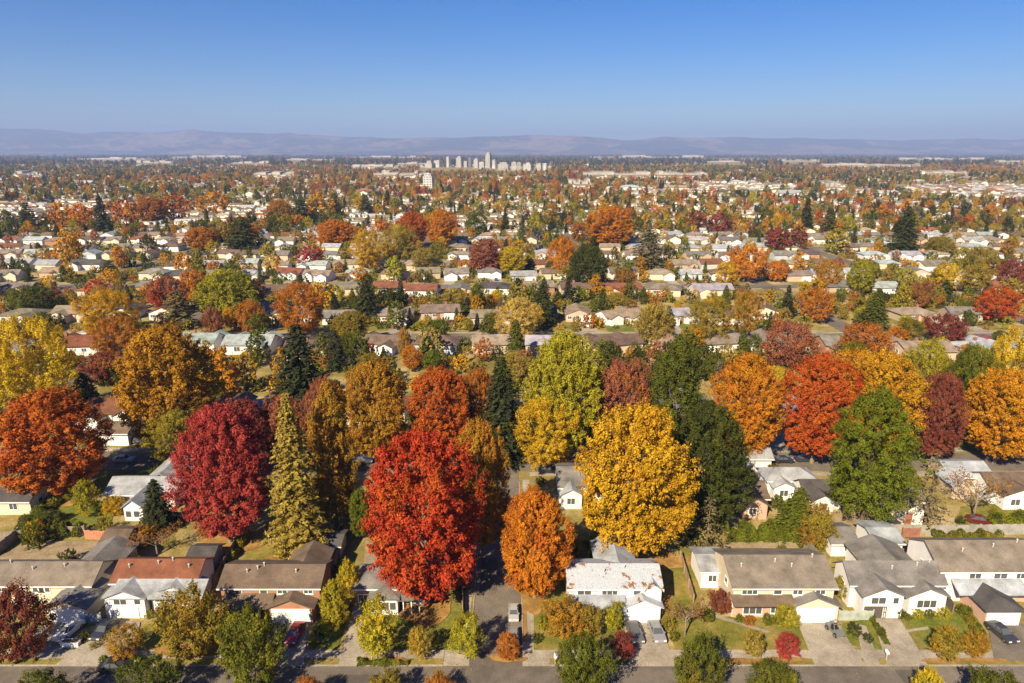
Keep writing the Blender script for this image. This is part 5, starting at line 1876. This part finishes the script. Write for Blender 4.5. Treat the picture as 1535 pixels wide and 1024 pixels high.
# ------------------------------------------------------------------ what nobody could count: instanced stuff
def proto_far(key, i):
    a = LOW[key][i]
    me = quads_mesh('tree_' + key, a[0], a[1], a[2], M['leaf_far'], a[3], a[4])
    return bpy.data.objects.new(f"p_{key}_{i}", me)


def mat_inst(name, rough=.9, var=.2):
    m, n, l, out = nodes_of(name)
    at = N(n, 'ShaderNodeAttribute', attribute_type='INSTANCER', attribute_name='tint')
    tc = n.new('ShaderNodeTexCoord')
    f = ramp(n, l, noise(n, l, .8, 4, tc.outputs['Object']), [(.3, g(1 - var)), (.7, g(1 + var * .5))])
    principled(n, l, out, mix(n, l, 1.0, at.outputs['Color'], f, 'MULTIPLY'), rough, .2)
    return m


M['roof_far'] = mat_inst('distant_roof')
M['wall_far'] = mat_plain('distant_wall', (.70, .64, .55), .9, .2, .08, .3)


def stuff(name, label, protos, pos, tint, scl, rot, idx):
    """one object; its points carry copies of the prototypes"""
    c = bpy.data.collections.new('stock_' + name)
    for i, p in enumerate(protos):
        p.name = f"{i:03d}_{name}"
        c.objects.link(p)
    me = bpy.data.meshes.new(name)
    n_ = len(pos)
    me.vertices.add(n_)
    me.vertices.foreach_set('co', np.asarray(pos, np.float32).ravel())
    for nm, ty, key, arr in (('tint', 'FLOAT_COLOR', 'color', np.concatenate([tint, np.ones((n_, 1))], 1)), ('scl', 'FLOAT_VECTOR', 'vector', scl), ('rot', 'FLOAT_VECTOR', 'vector', rot)):
        at = me.attributes.new(nm, ty, 'POINT')
        at.data.foreach_set(key, np.asarray(arr, np.float32).ravel())
    at = me.attributes.new('pick', 'INT', 'POINT')
    at.data.foreach_set('value', np.asarray(idx, np.int32))
    me.update()
    o = new_obj(name, me)
    nt = bpy.data.node_groups.new('scatter_' + name, 'GeometryNodeTree')
    nt.interface.new_socket('Geometry', in_out='INPUT', socket_type='NodeSocketGeometry')
    nt.interface.new_socket('Geometry', in_out='OUTPUT', socket_type='NodeSocketGeometry')
    nn, ll = nt.nodes, nt.links
    gi, go = nn.new('NodeGroupInput'), nn.new('NodeGroupOutput')
    ci = nn.new('GeometryNodeCollectionInfo')
    ci.inputs['Collection'].default_value = c
    ci.inputs['Separate Children'].default_value = True
    ci.inputs['Reset Children'].default_value = True
    ip = nn.new('GeometryNodeInstanceOnPoints')

    def attr(nm, ty):
        a = nn.new('GeometryNodeInputNamedAttribute')
        a.data_type = ty
        a.inputs['Name'].default_value = nm
        return [s for s in a.outputs if s.enabled and s.name == 'Attribute'][0]
    ll.new(gi.outputs[0], ip.inputs['Points'])
    ll.new(ci.outputs[0], ip.inputs['Instance'])
    ip.inputs['Pick Instance'].default_value = True
    ll.new(attr('pick', 'INT'), ip.inputs['Instance Index'])
    ll.new(attr('rot', 'FLOAT_VECTOR'), ip.inputs['Rotation'])
    ll.new(attr('scl', 'FLOAT_VECTOR'), ip.inputs['Scale'])
    ll.new(ip.outputs[0], go.inputs[0])
    md = o.modifiers.new('scatter', 'NODES')
    md.node_group = nt
    return tag(o, label, 'greenery' if 'tree' in name or 'shrub' in name else 'housing', None, 'stuff')


rg = np.random.default_rng(77)


def fan(n, y0, y1, power=1.0, spread=.80):
    u = rg.uniform(0, 1, n)
    y = (y0 ** (2 * power) + u * (y1 ** (2 * power) - y0 ** (2 * power))) ** (1 / (2 * power))
    x = rg.uniform(-1, 1, n) * spread * (y * math.cos(R(PITCH)) + 16)
    return x, y


# clearings in the woods where pale buildings stand in view: px range, row, depth factor
STRIPS = [(115, 216, 239), (205, 260, 244), (258, 368, 236), (348, 402, 245), (430, 500, 240), (528, 596, 250), (596, 640, 246), (884, 1055, 236), (874, 975, 262), (1172, 1228, 242), (1228, 1380, 248), (1348, 1476, 239), (1380, 1450, 260), (1490, 1560, 243), (20, 60, 262), (60, 120, 232.5), (520, 640, 236), (980, 1060, 262), (1060, 1110, 243), (1236, 1264, 280), (852, 886, 276), (560, 640, 262), (380, 440, 262)]
far_b = []
for (a, b_, r_) in STRIPS:
    far_b.append((a, b_, P(767, r_).y))


def in_clear(x, y, f=.80):
    px = 767.5 + x * FPX / (y * math.cos(R(PITCH)) + 16)
    m = np.zeros(len(x), bool)
    for (a, b_, yy) in far_b:
        m |= (px > a - 1) & (px < b_ + 1) & (y < yy + 40) & (y > yy * f)
    m |= (px > 628) & (px < 826) & (y > 2050) & (y < 2900)
    m |= (px > 630) & (px < 652) & (y > 1050) & (y < 1300)
    return m


def tints(names, n, s=.15):
    ks = [a for a, _ in names]
    p = np.array([b for _, b in names], float)
    i = rg.choice(len(ks), n, p=p / p.sum())
    c = np.array([LC[k] for k in ks])[i]
    return c * rg.uniform(1 - s, 1 + s, (n, 1)) * rg.uniform(1 - s * .4, 1 + s * .4, (n, 3))


PR = [('round', i) for i in range(5)] + [('upright', i) for i in range(3)] + [('fir', i) for i in range(3)] + [('cedar', i) for i in range(2)]


def far_trees(name, label, xy, pal, con_share, hr):
    x, y = xy
    n_ = len(x)
    con = rg.uniform(size=n_) < con_share
    idx = np.where(con, rg.integers(8, 13, n_), rg.integers(0, 8, n_))
    t_ = np.where(con[:, None], tints(PAL_C, n_), tints(pal, n_))
    s_ = rg.uniform(hr[0], hr[1], n_) * rg.choice([.75, 1.0, 1.0, 1.3], n_)
    scl = np.stack([s_ * rg.uniform(.9, 1.15, n_), s_ * rg.uniform(.9, 1.15, n_), s_ * rg.uniform(.85, 1.2, n_)], 1)
    rot = np.stack([np.zeros(n_), np.zeros(n_), rg.uniform(0, 6.28, n_)], 1)
    return stuff(name, label, [proto_far(*q) for q in PR], np.stack([x, y, np.zeros(n_)], 1), t_, scl, rot, idx)


# patches of one colour: tree colours drift over the city
def patchy(x, y, seed, f):
    return fbm(x / f, y / f, seed, 3)


x, y = fan(31000, 506, 3000, .78)
den = patchy(x, y, 21, 160) + .25 * patchy(x, y, 22, 600)
road_d = np.abs((y - 510 + 33) % 66 - 33)
keep = (den > np.where(y > 1400, -.9, -.4)) & ~in_clear(x, y) & ~((road_d < 5) & (y < 1400))
x, y = x[keep], y[keep]
half = patchy(x, y, 24, 300) > 0
WARM = [('orange', 9), ('amber', 10), ('gold', 12), ('rust', 7), ('redorange', 5), ('bronze', 7), ('muted', 5), ('maroon', 3), ('lime', 8), ('olive', 16), ('green', 16), ('khaki', 12), ('dark', 8)]
COOL = [('olive', 16), ('green', 18), ('khaki', 12), ('dark', 12), ('leafgreen', 8), ('bronze', 5), ('gold', 8), ('lime', 9), ('rust', 4), ('amber', 5), ('muted', 3)]
far_trees('far_trees', 'warm autumn trees spread through the far suburb as one mass', (x[half], y[half]), WARM, .36, (.34, .82))
far_trees('far_trees', 'greenish trees spread through the far suburb as one mass', (x[~half], y[~half]), COOL, .48, (.34, .82))
x, y = fan(26000, 3000, 12500, .62)
keep = (patchy(x, y, 31, 700) > -.45) & ~in_clear(x, y, .72)
x, y = x[keep], y[keep]
far_trees('far_trees', 'dark woodland belt on the plain below the hills', (x, y), [('dark', 18), ('green', 9), ('olive', 6), ('rust', 2), ('brown', 3), ('bronze', 3)], .5, (.8, 1.6))
x, y = fan(4200, 135, 560, 1.0, .78)
kp = np.array([not blocked(a, b, .2) for a, b in zip(x, y)])
x, y = x[kp], y[kp]
n_ = len(x)
s_ = rg.uniform(.5, 1.5, n_)
stuff('garden_shrubs', 'small garden bushes dotted uncountably between the houses', [proto_far('bush', i) for i in range(3)], np.stack([x, y, np.zeros(n_)], 1), tints(PAL_S, n_), np.stack([s_, s_, s_ * rg.uniform(.7, 1.3, n_)], 1), np.stack([np.zeros(n_), np.zeros(n_), rg.uniform(0, 6.28, n_)], 1), rg.integers(0, 3, n_))

x, y = fan(1900, 150, 600, 1.0, .78)
kp = np.array([not blocked(a, b, 1.2) and not any(abs(a - p) < w * .45 and q - 14 < b < q for p, q, w in KEEP_CLEAR) for a, b in zip(x, y)])
x, y = x[kp], y[kp]
far_trees('garden_trees', 'small garden trees filling the yards between the houses', (x, y), [('green', 14), ('olive', 13), ('leafgreen', 8), ('khaki', 9), ('lime', 7), ('dark', 8), ('gold', 7), ('amber', 5), ('rust', 6), ('bronze', 7), ('muted', 3)], .26, (.28, .68))


def far_house_proto(w, d, kind, wing):
    b = MB()
    he, rise = 2.9, 1.7
    if kind == 'hip':
        b.box(-w / 2, w / 2, -d / 2, d / 2, -.3, he, 1)
        hip_roof(b, -w / 2, w / 2, -d / 2, d / 2, he, rise)
    else:
        gable_wall(b, -w / 2, w / 2, -d / 2, d / 2, he, rise, 'X', -.3, 1)
        gable_roof(b, -w / 2, w / 2, -d / 2, d / 2, he, rise)
    if wing:
        gable_wall(b, wing * w * .28 - 3, wing * w * .28 + 3, -d / 2 - 3, -d / 2 + 1, 2.6, 1.2, 'Y', -.3, 1)
        gable_roof(b, wing * w * .28 - 3, wing * w * .28 + 3, -d / 2 - 3, -d / 2 + 2, 2.6, 1.2, 'Y')
    for x_ in (-w * .35, 0, w * .35):
        b.box(x_ - .8, x_ + .8, -d / 2 - .04, -d / 2 + .02, .9, 2.1, 2)
    return bpy.data.objects.new('p_house', b.mesh('far_house', [M['roof_far'], M['wall_far'], M['glass']]))


hx, hy = [], []
yr = 528.0
k = 0
while yr < 3300:
    st_ = 15.0 if yr < 1600 else 19.0
    hw = .80 * yr
    xs_ = np.arange(-hw, hw, st_) + rg.uniform(0, 10)
    xs_ = xs_ + rg.uniform(-3, 3, len(xs_))
    kp = rg.uniform(size=len(xs_)) < (.86 if yr < 1400 else .55)
    hx.append(xs_[kp])
    hy.append(np.full(kp.sum(), yr) + rg.uniform(-3, 3, kp.sum()))
    yr += 29 if k % 2 == 0 else 37
    k += 1
hx, hy = np.concatenate(hx), np.concatenate(hy)
kp = ~in_clear(hx, hy, .93)
hx, hy = hx[kp], hy[kp]
n_ = len(hx)
rcs = np.array([ROOF[q] for q in ROOF])
rp = np.array([14, 12, 12, 22, 9, 4, 6, 20, 4], float)
t_ = rcs[rg.choice(len(rcs), n_, p=rp / rp.sum())] * rg.uniform(.85, 1.25, (n_, 1))
s_ = rg.uniform(.72, 1.0, n_)
big = (rg.uniform(size=n_) < .015) & (hy > 900)
s_ = np.where(big, s_ * 2.2, s_)
stuff('far_houses', 'pale roofs of the endless far suburb as one mass', [far_house_proto(14, 9, 'gable', 1), far_house_proto(15, 9, 'hip', -1), far_house_proto(16, 9, 'gable', 0), far_house_proto(12, 10, 'hip', 1)],
      np.stack([hx, hy, np.zeros(n_)], 1), t_, np.stack([s_, s_, s_], 1), np.stack([np.zeros(n_), np.zeros(n_), R(3) * rg.normal(size=n_) + np.where(rg.uniform(size=n_) < .3, np.pi / 2, 0)], 1), rg.integers(0, 4, n_))

# ------------------------------------------------------------------ downtown and pale long buildings on the plain
M['tower'] = mat_tinted('tower_concrete', .8, .30, .02, .11)
M['tower_glass'] = mat_plain('tower_glass', (.07, .085, .11), .25, .5, .2, .05)


def tower(label, xl, xr, yt, yb, colr, step=None, cat='tower', name='office_tower', dist=None):
    Y = dist or P(767, yb).y
    x0, x1 = XP(xl, Y), XP(xr, Y)
    hgt = max(5.0, YZ(yt, Y))
    a_ = R([-35, -12, -28, 8][int(xl) % 4])
    w = (x1 - x0) / (math.cos(a_) + .8 * abs(math.sin(a_)))
    d = max(12.0, w * .8)
    root = empty(name, ((x0 + x1) / 2, Y, 0), a_, label, cat)
    b, gl = MB(), MB()
    segs = step or [(1.0, 1.0)]
    z0 = -1.0
    for (fw, fh) in segs:
        z1 = hgt * fh
        b.box(-w / 2 * fw, w / 2 * fw, d / 2 - d / 2 * fw, d / 2 + d / 2 * fw, z0, z1)
        n = max(1, int((z1 - max(z0, 0)) / 3.8))
        for i in range(n):
            za = max(z0, 0) + (z1 - max(z0, 0)) * (i + .35) / n
            zb = max(z0, 0) + (z1 - max(z0, 0)) * (i + .75) / n
            nb = max(2, int(w * fw / 5))
            for j in range(nb):
                xa = -w / 2 * fw + w * fw * (j + .2) / nb
                xb = -w / 2 * fw + w * fw * (j + .8) / nb
                gl.box(xa, xb, d / 2 - d / 2 * fw - .12, d / 2 - d / 2 * fw - .01, za, zb)
            gl.box(w / 2 * fw + .01, w / 2 * fw + .1, d / 2 - d / 2 * fw + 2, d / 2 + d / 2 * fw - 2, za, zb)
        z0 = z1
    fw = segs[-1][0]
    b.obj('wall', M['tower'], root, colr)
    gl.obj('window_grid', M['tower_glass'], root)
    r = MB()
    r.box(-w * .2 * fw, w * .15 * fw, d * .4, d * .6, hgt, hgt + max(2.0, hgt * .05))
    r.box(-w / 2 * fw, w / 2 * fw, d / 2 - d / 2 * fw - .3, d / 2 - d / 2 * fw - .125, hgt - .5, hgt + .9)
    r.obj('roof_plant', M['tower'], root, colr)
    return root


CR, WH, GY = (.42, .40, .38), (.52, .52, .51), (.15, .16, .18)
tower('tallest pale tower of the distant downtown, stepped at the top', 726, 736, 229, 252, CR, [(1.0, .86), (.7, 1.0)])
tower('slim pale tower at the left end of downtown', 668, 674, 235.5, 251, WH)
tower('paired pale tower left of centre in downtown with taller right half', 682, 693, 235, 251, CR, [(1.0, .9), (.6, 1.0)])
tower('dark glass tower left of the tallest downtown tower', 701.5, 707, 236.5, 251, GY)
tower('beige tower beside the dark glass tower', 708, 718, 238, 252, CR, [(1.0, .88), (.65, 1.0)])
tower('lower white block hugging the right of the tallest tower', 736.5, 743.5, 240, 253, WH)
tower('squat white block at the far left of downtown', 648, 661, 241, 251, WH)
tower('low pale stepped block left of the squat white block', 634, 650, 241.5, 252, CR, [(1.0, .7), (.6, 1.0)])
tower('mid-height beige block between paired tower and dark tower', 694, 701, 242, 251, CR)
tower('low white block before the beige tower', 717.5, 726, 243.5, 253, WH)
tower('broad beige block right of the tallest tower', 745, 763, 244, 255, CR, [(1.0, .8), (.7, 1.0)])
tower('short white tower right of the broad beige block', 767, 774, 243.5, 255, WH)
tower('pale low block between the two right-hand downtown blocks', 775, 781, 244, 255, CR)
tower('wide white block near the right end of downtown', 782, 798, 244.5, 256, WH, [(1.0, .8), (.5, 1.0)])
tower('pale block at the right end of downtown', 802, 812, 246, 256, CR)
tower('small white block closing downtown on the right', 812, 820, 245.5, 256, WH)
tower('lone white mid-rise building standing in the trees below downtown', 633, 649, 261, 282, WH, [(1.0, .86), (.7, 1.0)])
k = 0
for (a, b_, r_), lab in zip(STRIPS, ('left of the hill peak, first', 'left of the hill peak, second', 'under the hill peak', 'right of the hill peak', 'left of downtown, highest', 'left of downtown, nearer', 'touching downtown on the left', 'right of downtown at the foot of the hills', 'right of downtown among trees', 'right-hand plain, leftmost small', 'right-hand plain, long middle', 'right-hand plain, highest long', 'right-hand plain, nearest', 'right edge of the plain', 'left edge, near', 'left edge, far', 'behind downtown on the left', 'right of downtown, small far', 'right of downtown, tiny', 'gabled hall in the right-hand trees', 'broad hall below downtown at right', 'below downtown on the left', 'centre left among trees')):
    Y = P(767, r_).y
    x0, x1 = XP(a, Y), XP(b_, Y)
    root = empty('warehouse', ((x0 + x1) / 2, Y, 0), 0, f"long pale flat building on the plain, {lab}", 'warehouse', 'pale long buildings on the plain')
    w = x1 - x0
    hh = max(8.0, 2.9 / FPX * Y)
    bw, rf = MB(), MB()
    r2 = random.Random(int(a))
    xx = -w / 2
    while xx < w / 2:
        ln = min(w / 2 - xx, r2.uniform(.04, .2) * w)
        h2 = hh * r2.choice([.22, .3, .6, .8, .9, 1.1])
        y2 = r2.uniform(0, 20)
        bw.box(xx, xx + ln, y2, y2 + 40, -1, h2)
        shed_roof(rf, xx + .4, xx + ln - .4, y2, y2 + 40, h2 + .05, h2 + 1.5, .3, .4)
        xx += ln + .02
    bw.obj('wall', M['tower'], root, (.42, .39, .36))
    rf.obj('roof', M['tower'], root, (.33, .32, .31))

# ------------------------------------------------------------------ fallen leaves on the near gardens and pavements
n_ = 6000
px_, py_ = rg.uniform(0, 1535, n_), rg.uniform(880, 1012, n_)
pp = np.array([P(a, b)[:] for a, b in zip(px_, py_)])
kp = np.array([not any(f[0] < q[0] < f[1] and f[2] - 2 < q[1] < f[3] for f in FOOT) for q in pp]) & ((pp[:, 1] > S1B - .5) | (rg.uniform(size=n_) < .12))
dn = fbm(pp[:, 0] / 3.5, pp[:, 1] / 3.5, 5, 3)
kp &= dn > -.1
pp = pp[kp]
pp[:, 2] = .19
n_ = len(pp)
no = unit(rg.normal(size=(n_, 3)) * .3 + np.array([0, 0, 1.]))
Tt, Bb = leaf_axes(rg, no, .13)
o = new_obj('fallen_leaves', quads_mesh('fallen_leaves', pp, Tt, Bb, M['leaf'], rg.uniform(0, 1, n_)), None, None, LC['orange'])
o['tint_b'] = LC['khaki']
tag(o, 'fallen orange and tan leaves strewn over the near lawns', 'leaves', None, 'stuff')

# ------------------------------------------------------------------ haze
m, n, l, out = nodes_of('haze')
pv = n.new('ShaderNodeVolumePrincipled')
pv.inputs['Color'].default_value = (.39, .55, .98, 1)
pv.inputs['Density'].default_value = 9.2e-5
pv.inputs['Anisotropy'].default_value = 0.0
l.new(pv.outputs[0], out.inputs['Volume'])
b = MB()
b.box(-25500, 25500, -1400, 24500, -1.5, 760)
tag(b.obj('haze', m), 'thin blue haze over the plain and hills', 'haze', None, 'stuff')
